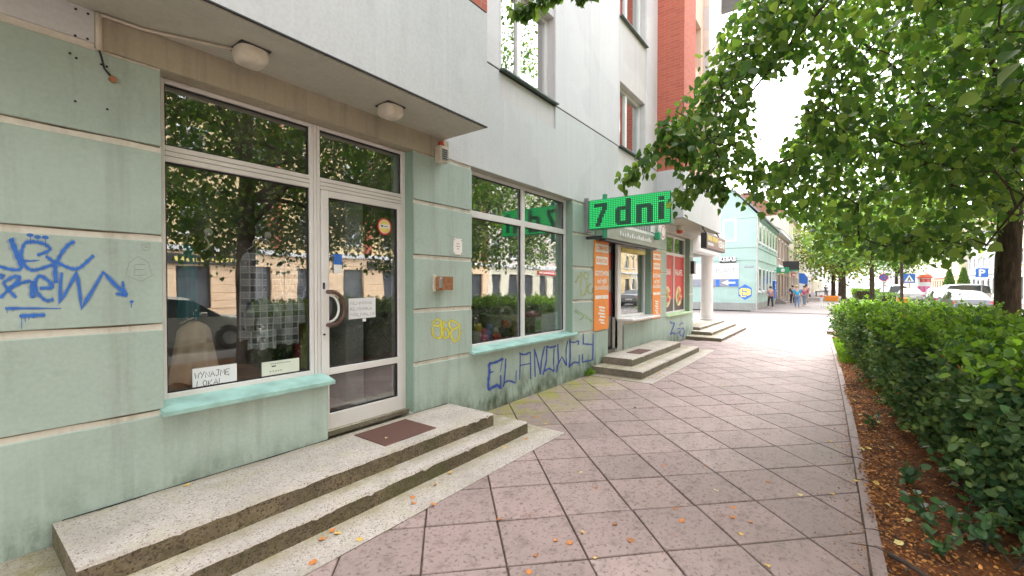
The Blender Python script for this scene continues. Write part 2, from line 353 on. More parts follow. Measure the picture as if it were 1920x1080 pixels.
def mk_spray(name, c, dens=1.0):
    t = NT(name); co = t.pos(); n = t.noise(co, 22, 6, .7); t.fin(t.mix(n, tuple(x*.7 for x in c), tuple(min(1, x*1.25) for x in c)), .6)
    tr = t.n('ShaderNodeBsdfTransparent'); m = t.n('ShaderNodeMixShader'); t.l(t.math('MULTIPLY', t.ramp(t.noise(co, 9, 7, .75), [(.30, .55), (.55, 1.0)]), dens), m.inputs[0]); t.l(tr.outputs[0], m.inputs[1]); t.l(t.p.outputs[0], m.inputs[2]); t.l(m.outputs[0], t.out.inputs['Surface']); return t.mat
M['sprayblue'] = mk_spray('blue_spray_paint', (.035, .17, .62), 0.96); M['sprayblue_mist'] = mk_spray('blue_spray_paint_mist', (.035, .17, .62), 0.192)
M['spraynavy'] = mk_spray('dark_blue_spray_paint', (.035, .09, .45), 0.96); M['spraynavy_mist'] = mk_spray('dark_blue_spray_paint_mist', (.035, .09, .45), 0.192)
M['sprayyellow'] = mk_spray('yellow_spray_paint', (.74, .66, .06), 0.96); M['sprayyellow_mist'] = mk_spray('yellow_spray_paint_mist', (.74, .66, .06), 0.192)
M['sprayfaint'] = mk_spray('faded_yellow_spray', (.52, .56, .25), 0.6); M['sprayfaint_mist'] = mk_spray('faded_yellow_spray_mist', (.52, .56, .25), 0.12)
M['spraylime'] = mk_spray('faded_green_spray', (.38, .58, .32), 0.45); M['spraylime_mist'] = mk_spray('faded_green_spray_mist', (.38, .58, .32), 0.09)
M['pencil'] = plain('grey_scratch', (.20, .24, .22), .8)
M['matbrown'] = None
def mk_mat():
    t = NT('brown_door_grate'); co = t.pos(); p = t.xyz(co)
    w = t.math('SINE', t.math('MULTIPLY', t.math('ADD', p[1], t.math('MULTIPLY', p[0], .05)), 260.0))
    col = t.mix(t.rng(w, -.3, .5), (.05, .02, .015), (.20, .085, .06)); t.bump(w, .7, .006); return t.fin(col, .75)
M['matbrown'] = mk_mat()
M['orange'] = plain('orange_poster_print', (.86, .27, .035), .55, var=.06)
M['orangew'] = plain('pale_poster_print', (.86, .80, .76), .6, var=.04)
M['redprint'] = plain('red_poster_print', (.62, .05, .045), .45, var=.1)
M['darkprint'] = plain('dark_poster_print', (.08, .05, .05), .5)
M['food1'] = plain('food_print_orange', (.74, .34, .09), .6, var=.5, scale=30)
M['food2'] = plain('food_print_cream', (.80, .62, .38), .6, var=.3, scale=25)
M['food3'] = plain('food_print_green', (.28, .32, .06), .6, var=.4, scale=25)
M['fascia'] = plain('grey_green_fascia', (.40, .43, .38), .5, var=.12)
M['whiteprint'] = plain('white_print', (.85, .85, .85), .6, var=.03)
M['kebabsign'] = plain('brown_sign_face', (.30, .20, .19), .45, var=.1)
M['yellowprint'] = plain('yellow_print', (.80, .66, .18), .55)
M['blueprint'] = plain('blue_print', (.04, .17, .60), .5)
M['greyprint'] = plain('slate_print', (.27, .27, .33), .5)
M['greytext'] = plain('grey_lettering', (.28, .28, .30), .6)
M['greencase'] = plain('green_sign_case', (.03, .33, .17), .4)
M['board'] = plain('display_board_black', (.012, .05, .03), .4)
def emit(name, c, st):
    t = NT(name); t.p.inputs['Emission Color'].default_value = (*c, 1); t.p.inputs['Emission Strength'].default_value = st; return t.fin(tuple(x*.3 for x in c), .4)
M['led'] = emit('lit_green_diode', (.003, .42, .085), .21)
M['ledoff'] = plain('unlit_diode', (.03, .15, .085), .35)
M['ledhot'] = emit('lit_green_diode_core', (.08, .80, .25), .22)
def mk_glass(name, refl=.42, tint=(.80, .84, .84), rough=.0):
    t = NT(name); t.t.nodes.remove(t.p); g = t.n('ShaderNodeBsdfGlossy'); g.inputs['Roughness'].default_value = rough; g.inputs['Color'].default_value = (.96, .97, .97, 1)
    tr = t.n('ShaderNodeBsdfTransparent'); tr.inputs['Color'].default_value = (*tint, 1); fr = t.n('ShaderNodeLayerWeight'); fr.inputs['Blend'].default_value = .35
    k = t.math('ADD', refl, t.math('MULTIPLY', fr.outputs['Fresnel'], .38), True)
    nb = t.n('ShaderNodeBump'); t.l(t.noise(t.pos(obj=True), 1.4, 2), nb.inputs['Height']); nb.inputs['Strength'].default_value = .03; nb.inputs['Distance'].default_value = .05
    t.l(nb.outputs[0], g.inputs['Normal'])
    m = t.n('ShaderNodeMixShader'); t.l(k, m.inputs[0]); t.l(tr.outputs[0], m.inputs[1]); t.l(g.outputs[0], m.inputs[2])
    df = t.n('ShaderNodeBsdfDiffuse'); df.inputs['Color'].default_value = (.6, .58, .54, 1); m2 = t.n('ShaderNodeMixShader')      # thin film of dust and wiped streaks
    t.l(t.math('MULTIPLY', t.ramp(t.noise(t.pos((2.2, 2.2, .9)), 3.0, 7, .7), [(.42, .0), (.75, 1.0)]), .07), m2.inputs[0]); t.l(m.outputs[0], m2.inputs[1]); t.l(df.outputs[0], m2.inputs[2]); t.l(m2.outputs[0], t.out.inputs['Surface']); return t.mat
M['glass'] = mk_glass('shop_glass', .19, (.90, .92, .92))
M['glass2'] = mk_glass('upper_window_glass', .62, (.5, .55, .58))
def mk_farglass():
    t = NT('far_window_glass'); return t.fin(t.mix(t.noise(t.pos(), .7), (.03, .035, .04), (.14, .15, .17)), .08)
M['farglass'] = mk_farglass()
M['room'] = plain('dim_room_wall', (.26, .24, .22), .9)
M['roomfloor'] = plain('shop_floor', (.26, .24, .21), .6)
M['roomwhite'] = plain('white_room_paint', (.66, .68, .72), .6)
def mk_plaid():
    t = NT('dark_plaid_cloth'); p = t.xyz(t.pos(obj=True))
    def band(s, f, w): return t.rng(t.math('ABSOLUTE', t.math('SINE', t.math('MULTIPLY', s, f))), 1-w, 1-w*.4)
    a = t.math('ADD', band(p[0], 58.0, .035), band(p[2], 58.0, .035), True); b = t.math('ADD', band(p[0], 29.0, .38), band(p[2], 29.0, .38))
    col = t.mix(t.math('MULTIPLY', b, .5), (.075, .085, .12), (.58, .60, .66)); col = t.mix(t.math('MULTIPLY', a, .75), col, (.93, .93, .95))
    return t.fin(col, .95)
M['plaid'] = mk_plaid()
M['teal'] = plain('teal_cloth', (.03, .22, .26), .95, var=.3); M['beige'] = plain('beige_cloth', (.80, .64, .50), .95, var=.2)
M['olive'] = plain('olive_cloth', (.38, .46, .08), .95, var=.2); M['wine'] = plain('wine_cloth', (.42, .06, .10), .95, var=.2)
for nme, c in dict(yellow=(.78, .60, .04), pink=(.74, .13, .35), blue=(.12, .25, .60), red=(.62, .04, .04), cream=(.74, .68, .60), black=(.03, .03, .035), brown=(.25, .10, .05), green=(.25, .45, .2), teal=(.03, .36, .33), grey=(.5, .5, .5)).items():
    M['plush_'+nme] = plain(nme+'_plush', c, .95, var=.2, scale=40, bump=.4, bs=200)
def mk_leaf(name, c0, c1, c2, tr=.35, rough=.45):
    t = NT(name); g = t.n('ShaderNodeNewGeometry').outputs['Random Per Island']
    col = t.ramp(g, [(0.0, c0), (.45, c1), (.93, c2), (1.0, tuple(min(1, x*1.5) for x in c2))]); t.fin(col, rough, spec=.4)
    a = t.n('ShaderNodeBsdfTranslucent'); t.l(t.mix(1.0, col, (1.5, 1.5, .7), 'MULTIPLY'), a.inputs['Color'])
    m = t.n('ShaderNodeMixShader'); m.inputs[0].default_value = tr; t.l(t.p.outputs[0], m.inputs[1]); t.l(a.outputs[0], m.inputs[2]); t.l(m.outputs[0], t.out.inputs['Surface']); return t.mat
M['lime'] = mk_leaf('linden_leaf', (.040, .098, .028), (.080, .170, .038), (.18, .265, .060), .5)
M['limefar'] = mk_leaf('linden_leaf_far', (.05, .11, .03), (.09, .17, .04), (.17, .24, .06), .4)
M['limeyellow'] = mk_leaf('linden_leaf_yellowing', (.10, .15, .03), (.22, .24, .05), (.34, .30, .07), .4)
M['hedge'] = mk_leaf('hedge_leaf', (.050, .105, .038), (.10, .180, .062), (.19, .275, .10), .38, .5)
M['hedgetop'] = mk_leaf('hedge_leaf_fresh_lit', (.085, .19, .025), (.15, .30, .03), (.24, .40, .05), .4)  # brighter leaf green; on the near hedge it carries painted top light
M['plantleaf'] = mk_leaf('undergrowth_leaf', (.03, .09, .035), (.055, .14, .05), (.09, .19, .07), .3)
M['grass'] = mk_leaf('grass_blade', (.10, .20, .02), (.16, .30, .035), (.24, .38, .05), .3)
M['litter'] = mk_leaf('dry_leaf_litter', (.085, .040, .022), (.32, .12, .036), (.52, .25, .07), .1, .8)
M['fallen'] = mk_leaf('fallen_leaf', (.46, .16, .04), (.55, .30, .08), (.62, .46, .14), .1, .7)
M['thuja'] = mk_leaf('conifer_spray', (.05, .12, .025), (.10, .20, .04), (.16, .27, .06), .2)
def mk_bark():
    t = NT('linden_bark'); n = t.noise(t.pos((9, 9, 1.6), True), 2.4, 8, .7)
    col = t.ramp(n, [(.3, (.025, .020, .016)), (.5, (.075, .055, .042)), (.7, (.14, .10, .075))]); t.bump(n, .9, .03); return t.fin(col, .95, spec=.2)
M['bark'] = mk_bark()
M['twig'] = plain('twig_bark', (.06, .042, .032), .9, var=.3)
M['stem'] = plain('hedge_stem', (.07, .05, .04), .95, var=.3)
M['tyre'] = plain('tyre_rubber', (.02, .02, .02), .8); M['rim'] = plain('wheel_rim', (.45, .45, .46), .35, .7)
M['carglass'] = plain('car_glass', (.03, .04, .045), .06, var=.05); M['taillight'] = plain('tail_light', (.70, .03, .04), .25)
M['headlight'] = plain('headlight_lens', (.75, .78, .8), .15); M['plate'] = plain('number_plate', (.78, .78, .74), .5); M['trim'] = plain('black_trim', (.025, .025, .028), .6)
def carpaint(name, c, met=.5):
    t = NT(name); t.p.inputs['Coat Weight'].default_value = .7; t.p.inputs['Coat Roughness'].default_value = .08; return t.fin(c, .32, met)
M['car_silver'] = carpaint('silver_car_paint', (.20, .20, .215)); M['car_white'] = carpaint('white_car_paint', (.42, .42, .42), 0)
M['car_beige'] = carpaint('pale_grey_car_paint', (.52, .50, .47), .3); M['car_red'] = carpaint('red_car_paint', (.5, .04, .05), 0); M['car_dark'] = carpaint('dark_car_paint', (.05, .06, .08), .3)
M['roof'] = plain('roof_tile', (.26, .13, .09), .9, var=.25); M['roofgrey'] = plain('roof_sheet', (.22, .22, .23), .7)
M['skin'] = plain('skin', (.55, .33, .24), .6)
print('setup done')
# ================================================================== GROUND, ROADS, PAVEMENTS
D = 3.66                                                  # facade plane
def sheet(name, x0, x1, y0, y1, z, mat):
    return tag(MB().box(x0, x1, y0, y1, z-.25, z).build(name, mat), kind='structure')
tag(MB().box(-300, 900, -500, 500, -.6, -.16).build('ground', M['ground']), kind='structure')
sheet('road', -80, 420, -13.4, -4.55, -.12, M['asphalt'])
sheet('side_road', 19.7, 31.0, -4.55, 70, -.035, M['pave_far'])
sheet('far_pavement', 31.0, 300, -1.3, 4.38, 0, M['pave_far'])
sheet('opposite_pavement', -80, 420, -17.5, -13.4, 0, M['pave_far'])
sheet('roadside_path', -80, 19.7, -4.55, -3.15, -.004, M['pave_far'])
def yk(x): return -.205+.0065*x+.0009*x*x                  # the kerb bends slightly away from the bed
KX = [-6+.75*i for i in range(35)]
pav = tag(MB().prism([(-6, 3.72)]+[(x, yk(max(x, -1))-.02) for x in KX]+[(19.7, 3.72)], -.2, -.016).box(14.66, 18.9, 3.72, 7, -.2, -.02).build('pavement', M['joint']), kind='structure')
# individual slabs, laid diagonally, half a metre square
def clip_poly(poly, ax, val, keep_less):
    out = []
    for i, a in enumerate(poly):
        b = poly[(i+1) % len(poly)]; ia = (a[ax] <= val) == keep_less or a[ax] == val; ib = (b[ax] <= val) == keep_less or b[ax] == val
        if ia: out.append(a)
        if ia != ib:
            t = (val-a[ax])/(b[ax]-a[ax]); out.append((a[0]+t*(b[0]-a[0]), a[1]+t*(b[1]-a[1])))
    return out
def slab_geo(mb, poly, z=0.0, tilt=(0, 0)):
    cx = sum(p[0] for p in poly)/len(poly); cy = sum(p[1] for p in poly)/len(poly); n = len(poly)
    def sc(k): return [(cx+(x-cx)*k, cy+(y-cy)*k) for x, y in poly]
    def zz(x, y, h): return z+h+tilt[0]*(x-cx)+tilt[1]*(y-cy)
    r = max(math.hypot(x-cx, y-cy) for x, y in poly); k = max(.5, 1-.006/max(r, .02))
    vs = [(x, y, z-.05) for x, y in poly]+[(x, y, zz(x, y, -.005)) for x, y in poly]+[(x, y, zz(x, y, 0)) for x, y in sc(k)]
    fs = [(i, (i+1) % n, n+(i+1) % n, n+i) for i in range(n)]+[(n+i, n+(i+1) % n, 2*n+(i+1) % n, 2*n+i) for i in range(n)]+[tuple(range(2*n, 3*n))]
    mb.add(vs, fs)
Q = math.sqrt(.5); PT = .4996; HS = .4880/2; O0 = (3.778, 1.892)
full = MB(); slab_geo(full, [(-2*Q*HS, 0), (0, -2*Q*HS), (2*Q*HS, 0), (0, 2*Q*HS)]); fullme = full.mesh('slab', M['slab'])
cand = []
for i in range(-40, 60):
    for j in range(-40, 60):
        cx = O0[0]+PT*((i+.5)+(j+.5))*Q; cy = O0[1]+PT*((i+.5)-(j+.5))*Q
        if not (-2 < cx < 19.9 and -.6 < cy < 4.1): continue
        poly = [(cx-2*Q*HS, cy), (cx, cy-2*Q*HS), (cx+2*Q*HS, cy), (cx, cy+2*Q*HS)]; p = poly
        for ax, val, less in ((0, -1.5, False), (0, 19.68, True), (1, yk(cx), False), (1, 3.655, True)):
            p = clip_poly(p, ax, val, less)
            if len(p) < 3: break
        if len(p) < 3: continue
        if cx < 3.7 and cy > 2.95 or 7.6 < cx < 11.2 and cy > 2.95 or 14 < cx < 18 and cy > 2.95: continue      # under the steps
        vis = cx*ca+cy*sa > .7
        cand.append((0 if vis else 50)+math.hypot(cx, cy)); cand[-1] = (cand[-1], cx, cy, None if len(p) == 4 and p == poly else p)
cand.sort(key=lambda c: c[0]); rest = MB()
for k, (d, cx, cy, p) in enumerate(cand):
    if k < 290:
        if p is None:
            o = link('slab', fullme, pav); o.location = (cx, cy, random.uniform(-.002, .0015)); o.rotation_euler = (random.gauss(0, .0038), random.gauss(0, .0038), random.gauss(0, .005))
        else:
            m = MB(); slab_geo(m, p, random.uniform(-.002, .0015)); m.build('slab', M['slab'], pav)
    else: slab_geo(rest, p or [(cx-2*Q*HS, cy), (cx, cy-2*Q*HS), (cx+2*Q*HS, cy), (cx, cy+2*Q*HS)], random.uniform(-.002, .001))
tag(rest.build('slab_field', M['slab'], pav), kind='stuff')
# narrow edging stones between the pavement and the planting bed
for i in range(20):
    x0 = -2+i*1.0
    zt = random.uniform(-.003, .004); MB().prism([(x0+.004, yk(x0)-.012), (x0+.996, yk(x0+1)-.012), (x0+.996, yk(x0+1)-.082), (x0+.004, yk(x0)-.082)], -.2, zt).build('edging_stone', M['slab'], pav)
# washed-aggregate aprons round the steps
MB().bbox(-2, 4.23, 2.41, 3.655, -.05, .007, .004).build('apron', M['terrazzo'], pav)
MB().bbox(7.2, 11.9, 2.43, 3.655, -.05, .007, .004).build('apron', M['terrazzo'], pav)
# zebra crossing and road markings (thin paint)
zb = tag(MB().box(21.2, 21.25, .2, 4.2, -.034, -.031).build('crossing_edge_line', M['paintw']), kind='structure')
for k in range(6):
    MB().box(21.8+k*1.15, 22.35+k*1.15, -.2, 4.3, -.034, -.030).build('crossing_bar', M['paintw'], zb)
ln = tag(MB().box(-60, -57, -9.05, -8.93, -.119, -.116).build('lane_dash', M['paintw']), kind='structure')
for k in range(1, 26): MB().box(-60+k*9, -57+k*9, -9.05, -8.93, -.119, -.116).build('dash', M['paintw'], ln)
for k in range(30):                                       # road kerbs
    pass
kb = tag(MB().bbox(-80, 19.5, -4.56, -4.40, -.25, .004, .01).bbox(31.2, 300, -4.56, -4.40, -.25, .004, .01).bbox(-80, 300, -13.5, -13.35, -.25, .004, .01).build('kerb', M['kerb']), kind='structure')
# planting bed: uneven soil
nx, ny = 150, 34; X = np.linspace(-5.5, 15.6, nx); gx, gv = np.meshgrid(X, np.linspace(0, 1, ny), indexing='ij'); gy = -3.12+(yk(gx)-.086+3.12)*gv
gz = -.02+.03*np.sin(gx*1.7)*np.sin(gy*2.3+1)+.05*np.clip((-.3-gy)/.8, 0, 1)+rng.normal(0, .008, gx.shape)
def soil_z(x, y): return -.02+.03*math.sin(x*1.7)*math.sin(y*2.3+1)+.05*min(1, max(0, (-.3-y)/.8))
idx = np.arange(nx*ny).reshape(nx, ny)
fc = np.stack([idx[:-1, :-1], idx[1:, :-1], idx[1:, 1:], idx[:-1, 1:]], -1).reshape(-1, 4)
tag(link('planting_bed', numpy_mesh('planting_bed', np.stack([gx, gy, gz], -1).reshape(-1, 3), fc, M['soil'], smooth=True)), kind='structure')
tag(MB().box(31.0, 300, -4.42, -1.3, -.2, .02).build('verge', M['grass']), kind='structure')

# ================================================================== ENTRANCE STEPS
def rough_step(x0, x1, y0, y1, z0, z1):                    # cast block with a worn, chipped front edge
    m = MB(); n = int((x1-x0)/.035); c = .012; base = 0
    for i in range(n+1):
        x = x0+(x1-x0)*i/n; ch = .006*abs(math.sin(x*7.3)*math.sin(x*17.1+y0*9))+(random.uniform(.006, .016) if random.random() < .10 else 0); j = .003*math.sin(x*4.1+z1*30)+random.uniform(-.0015, .0015)
        m.v += [(x, y1, z0), (x, y0+j*.5, z0), (x, y0+j, z1-c-ch), (x, y0+c+j+ch*.9, z1+.0015*math.sin(x*3)), (x, y1, z1)]
    for i in range(n):
        for k in range(4): m.f.append((i*5+k, i*5+k+1, i*5+6+k, i*5+5+k)); m.m.append(0)
    m.f.append((0, 1, 2, 3, 4)); m.m.append(0); b = n*5; m.f.append((b+4, b+3, b+2, b+1, b)); m.m.append(0); return m
def steps(label, parts, mat):
    b = parts[0]; e = empty('entrance_steps', ((b[0]+b[1])/2, 3.3, 0), label, 'steps')
    for i, (x0, x1, y0, y1, z0, z1) in enumerate(parts):
        rough_step(x0, x1, y0, y1, z0, z1).build('landing' if i == len(parts)-1 else 'step', mat, e)
    return e
steps('two speckled aggregate steps below the vacant shop door with the brown mat', [(-2, 3.965, 2.735, 3.655, -.05, .132), (.41, 3.64, 2.965, 3.654, .132, .264)], M['terrazzo'])
steps('two mossy concrete steps under the green lit sign', [(7.44, 11.40, 2.70, 3.655, -.05, .132), (7.86, 11.03, 3.04, 3.654, .132, .264)], M['concrete_step'])
steps('three low concrete steps up to the round white column', [(13.82, 18.25, 2.66, 3.9, -.05, .10), (14.46, 18.5, 3.05, 3.95, .10, .20), (14.9, 18.78, 3.5, 6.4, .15, .29)], M['concrete_step'])
ck = MB(); xs_ = np.linspace(.45, 3.62, 60); wv = [3.655-.006-.010*abs(math.sin(x*3.1)+.6*math.sin(x*9.7+1))*(1 if x < 2.2 or x > 3.1 else .2) for x in xs_]
ck.add([(x, 3.659, .2655) for x in xs_]+[(x, y, .2655) for x, y in zip(xs_, wv)], [(i, i+1, 60+i+1, 60+i) for i in range(59)]); tag(ck.build('mortar_crack', M['gap'], pav))
tag(MB().bbox(2.33, 2.93, 3.10, 3.56, .262, .272, .003).build('door_mat', M['matbrown']), 'brown ribbed door mat in front of the vacant shop door', 'mat')
tag(MB().bbox(8.55, 9.25, 3.14, 3.44, .262, .270, .003).build('door_mat', M['matbrown']), 'faded brown mat on the mossy steps under the green sign', 'mat')

# ================================================================== MAIN BUILDING
bld = empty('apartment_building', (5, D, 0), 'pale green and white apartment building with shops at street level', 'building')
HW1 = (.945, 2.13, .80, 3.12); HD1 = (2.13, 3.137, .20, 3.12); HW2 = (4.07, 6.69, .82, 3.15); HD2 = (8.14, 8.95, .20, 2.62); HW4 = (8.95, 10.70, .93, 2.62); HW3 = (11.9, 14.24, .83, 3.12)
HOLES = [HW1, HD1, HW2, HD2, HW4, HW3]
w = MB()
for a, b, c, d in cells(-5, 14.64, -.2, 3.15, HOLES): w.box(a, b, D+.016, 4.05, c, d)
w.build('wall', M['groove'], bld)
COURSES = [(-.1, .773), (.817, 1.352), (1.400, 1.950), (1.997, 2.548), (2.595, 3.098)]
for ci, (z0, z1) in enumerate(COURSES):
    segs = [(-5, .945), (3.137, 4.07), (6.69, 8.14), (10.70, 11.9), (14.24, 14.64)] if ci else [(-5, 2.13), (3.137, 8.14), (8.95, 14.64)]
    for a, b in segs: MB().bbox(a, b, D, D+.03, z0, z1, .004).build('plaster_panel', M['green'], bld)
for (z0, z1), (z2, z3) in zip(COURSES, COURSES[1:]):        # shadow line painted along the top of each groove
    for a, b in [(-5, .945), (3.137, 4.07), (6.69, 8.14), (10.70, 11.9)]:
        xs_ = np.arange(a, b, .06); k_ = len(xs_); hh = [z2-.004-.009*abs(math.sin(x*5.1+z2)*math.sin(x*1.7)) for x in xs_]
        MB().add([(x, D+.0155, z2+.002) for x in xs_]+[(x, D+.0155, h) for x, h in zip(xs_, hh)], [(i, i+1, k_+i+1, k_+i) for i in range(k_-1)]).build('groove_shade_line', M['grooveshade'], bld)
MB().bbox(8.95, 14.64, D-.004, D+.02, -.1, .80, .004).build('plaster_panel', M['green'], bld)
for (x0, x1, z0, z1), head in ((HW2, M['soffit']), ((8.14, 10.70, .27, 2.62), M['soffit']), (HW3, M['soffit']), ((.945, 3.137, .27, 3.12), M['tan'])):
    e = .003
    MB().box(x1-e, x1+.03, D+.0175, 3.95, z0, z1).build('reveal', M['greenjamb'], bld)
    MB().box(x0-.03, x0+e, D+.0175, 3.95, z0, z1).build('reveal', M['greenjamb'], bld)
    MB().box(x0+e, x1-e, D+.0175, 3.95, z1-e, z1+.03).build('reveal', head, bld)
MB().box(2.10, 2.133, D+.0025, 3.80, .264, .775).build('reveal', M['greenjamb'], bld)
# band under the bay and plain bands above the shops
MB().box(-5, .62, D, D+.05, 3.145, 3.34).build('lintel_band', M['white'], bld)
MB().box(.62, 3.66, D-.002, D+.05, 3.118, 3.34).build('lintel_band', M['tan'], bld)
# upper wall
UH = [(4.69, 6.08, 4.6, 5.98), (8.75, 10.25, 4.6, 5.98), (4.69, 6.08, 7.33, 8.71), (8.75, 10.25, 7.33, 8.71), (4.69, 6.08, 10.06, 11.4), (8.75, 10.25, 10.06, 11.4)]
w = MB()
for a, b, c, d in cells(-5, 18.8, 3.15, 12.4, UH+[(14.64, 18.8, 3.15, 3.31)]): w.box(a, b, D+.02, 4.0, c, d)
w.build('upper_wall', M['panelp'], bld)
for a, b, c, d in cells(3.6, 14.64, 3.149, 4.555, [(4.62, 6.09, 4.19, 5), (8.62, 10.30, 4.19, 5)]): MB().box(a, b, D, D+.03, c, d).build('plaster_panel', M['white'], bld)
for a, b in ((3.6, 4.62), (6.09, 8.62), (10.30, 11.09)): MB().bbox(a, b, D, D+.03, 4.578, 12.4, .004).build('plaster_panel', M['white2'], bld)
MB().box(4.624, 6.086, D+.018, D+.03, 4.17, 4.19).box(8.624, 10.296, D+.018, D+.03, 4.17, 4.19).box(3.6, 11.08, D+.008, D+.024, 4.556, 4.577).build('shadow_joint', M['gap'], bld)
# first bay
MB().box(-5, 3.59, 3.007, D+.01, 3.352, 4.55).build('bay', M['white'], bld)
MB().box(-5, 3.59, 3.007, D+.01, 4.57, 12.4).build('bay_brickwork', M['brick'], bld)
MB().box(-5, 3.58, 3.017, D+.01, 4.55, 4.57).build('bay_joint', M['gap'], bld)
MB().box(-5, 3.572, 3.027, D+.01, 3.336, 3.352).build('bay_soffit', M['soffit'], bld)
MB().box(-5, 3.592, 3.003, 3.020, 3.346, 3.356).box(3.576, 3.5935, 3.020, D, 3.346, 3.356).build('drip_edge', M['metal_dark'], bld)
# second bay with the brick pier, peach storeys and corner pier
MB().box(11.08, 15.3, 3.007, D+.01, 3.325, 4.54).build('bay', M['white'], bld)
MB().box(11.09, 15.29, 3.02, D+.01, 3.309, 3.325).build('bay_soffit', M['soffit'], bld)
MB().box(11.075, 15.302, 3.003, 3.020, 3.319, 3.329).box(11.075, 11.09, 3.02, D, 3.319, 3.329).build('drip_edge', M['metal_dark'], bld)
MB().box(11.08, 12.15, 3.007, D+.01, 4.54, 12.4).build('brick_pier', M['brick'], bld)
PH = [(12.5, 13.35, 5.0, 6.35), (12.5, 13.35, 7.7, 9.05), (12.5, 13.35, 10.4, 11.7)]
w = MB()
for a, b, c, d in cells(12.15, 13.66, 4.54, 12.4, PH): w.box(a, b, 3.16, D+.01, c, d)
w.build('upper_wall', M['pinkpeach'], bld)
MB().box(12.15, 13.66, 2.99, 3.17, 4.50, 4.58).build('parapet_coping', M['soffit'], bld)
for k in range(12): MB().bbox(13.66, 15.3, 3.01, D+.01, 4.56+k*.655, 4.56+k*.655+.635, .006).build('pier_block', M['panelp'] if k % 2 else M['pinkp'], bld)
MB().box(13.67, 15.29, 3.03, D+.01, 4.54, 12.4).build('pier_core', M['groove'], bld)
MB().box(-5.2, 18.95, 2.9, 8, 12.4, 12.62).build('roof', M['roofgrey'], bld)
# side and back of the block, so that it is a closed volume
MB().box(-5.2, -5, D, 12, -.2, 12.4).box(-5, 18.8, 11.8, 12, -.2, 12.4).box(18.5, 18.8, 5.6, 12, -.2, 12.4).box(18.5, 18.8, 4.0, 5.6, 3.31, 12.4).build('rear_wall', M['white'], bld)
# corner porch with the round column
MB().box(14.64, 18.8, D+.002, 4.0, 2.80, 3.30).box(18.5, 18.8, 4.0, 5.6, 2.80, 3.30).build('porch_beam', M['white'], bld)
MB().box(14.34, 14.64, 4.05, 5.6, -.1, 3.3).box(14.34, 18.5, 5.6, 5.8, -.1, 3.3).build('porch_wall', M['white2'], bld)
MB().box(14.64, 18.5, 4.0, 5.6, 3.0, 3.3).build('porch_ceiling', M['soffit'], bld)
MB().lathe([(.27, .29), (.27, .36), (.225, .38), (.215, 2.80)], (18.28, 4.05, 0), 24).build('column', M['white2'], bld, smooth=False)
MB().bbox(16.0, 17.2, 5.57, 5.6, .29, 2.5, .005).build('porch_door', M['metal_grey'], bld)
print('walls done', len(bpy.data.objects))

# ------------------------------------------------------------------ windows and doors
def bars(name, lst, mat, parent, y0, y1, b=.004):
    m = MB()
    for x0, x1, z0, z1 in lst: m.bbox(x0, x1, y0, y1, z0, z1, b)
    return m.build(name, mat, parent)
def pane(x0, x1, z0, z1, y, parent, mat='glass', name='pane'):
    return MB().box(x0, x1, y, y+.008, z0, z1).build(name, M[mat], parent)
FY = 3.80
# vacant shop: window, fanlights, door
wf = bars('shop_window', [(.946, 1.0, .838, 3.115), (1.0, 2.052, .838, .882), (1.0, 2.052, 3.085, 3.115), (1.0, 2.052, 2.612, 2.648), (1.0, 2.052, 2.576, 2.608), (1.0, 2.052, 2.535, 2.572),
    (2.052, 2.086, .838, 3.115), (2.09, 2.118, .838, 3.115), (2.122, 2.150, .30, 3.115), (2.150, 3.083, 3.085, 3.115), (2.150, 3.083, 2.612, 2.648), (2.150, 3.083, 2.576, 2.608), (2.150, 3.083, 2.541, 2.572), (3.083, 3.134, .268, 3.115)], M['pvc'], bld, FY, FY+.06)
bars('frame_gap', [(.95, 3.13, 2.54, 2.64), (2.055, 2.148, .85, 3.1), (.95, 2.1, .84, .875)], M['seal'], wf, FY+.012, FY+.05, .001)
for r in ((1.0, 2.052, .882, 2.535), (1.0, 2.052, 2.648, 3.085), (2.150, 3.083, 2.648, 3.085)):
    pane(*r, FY+.035, wf); x0, x1, z0, z1 = r; s_ = .012
    bars('seal', [(x0, x0+s_, z0, z1), (x1-s_, x1, z0, z1), (x0+s_, x1-s_, z0, z0+s_), (x0+s_, x1-s_, z1-s_, z1)], M['seal'], wf, FY+.022, FY+.034, .001)
MB().prism([(3.592, .772), (3.588, .803), (3.800, .846), (3.84, .846), (3.84, .80), (3.61, .772)], .925, 2.165, 'x').build('sill', M['sill'], wf)
dr = bars('door', [(2.154, 2.226, .302, 2.535), (3.022, 3.080, .302, 2.535), (2.226, 3.022, 2.474, 2.535), (2.226, 3.022, .815, .880), (2.226, 3.022, .302, .452)], M['pvc'], bld, FY-.012, FY+.05)
pane(2.226, 3.022, .880, 2.474, FY+.02, dr); pane(2.226, 3.022, .452, .815, FY+.02, dr)
for x0, x1, z0, z1 in ((2.226, 3.022, .880, 2.474), (2.226, 3.022, .452, .815)):
    s_ = .010; bars('seal', [(x0, x0+s_, z0, z1), (x1-s_*2, x1, z0, z1), (x0+s_, x1-s_*2, z0, z0+s_), (x0+s_, x1-s_*2, z1-s_, z1)], M['seal'], dr, FY+.004, FY+.019, .001)
MB().box(2.132, 3.134, 3.75, 3.90, .255, .300).build('threshold', M['concrete_step'], dr)
hc = Vector((2.205, FY-.03, 1.44)); hp = []
for k in range(13):
    a = math.pi*(k/12-.5); hp.append((hc.x+.005+.135*math.cos(a), FY-.075, hc.z+.155*math.sin(a)))
hp = [(hp[0][0], FY-.012, hp[0][2]), (hp[0][0], FY-.06, hp[0][2])]+hp+[(hp[-1][0], FY-.06, hp[-1][2]), (hp[-1][0], FY-.012, hp[-1][2])]
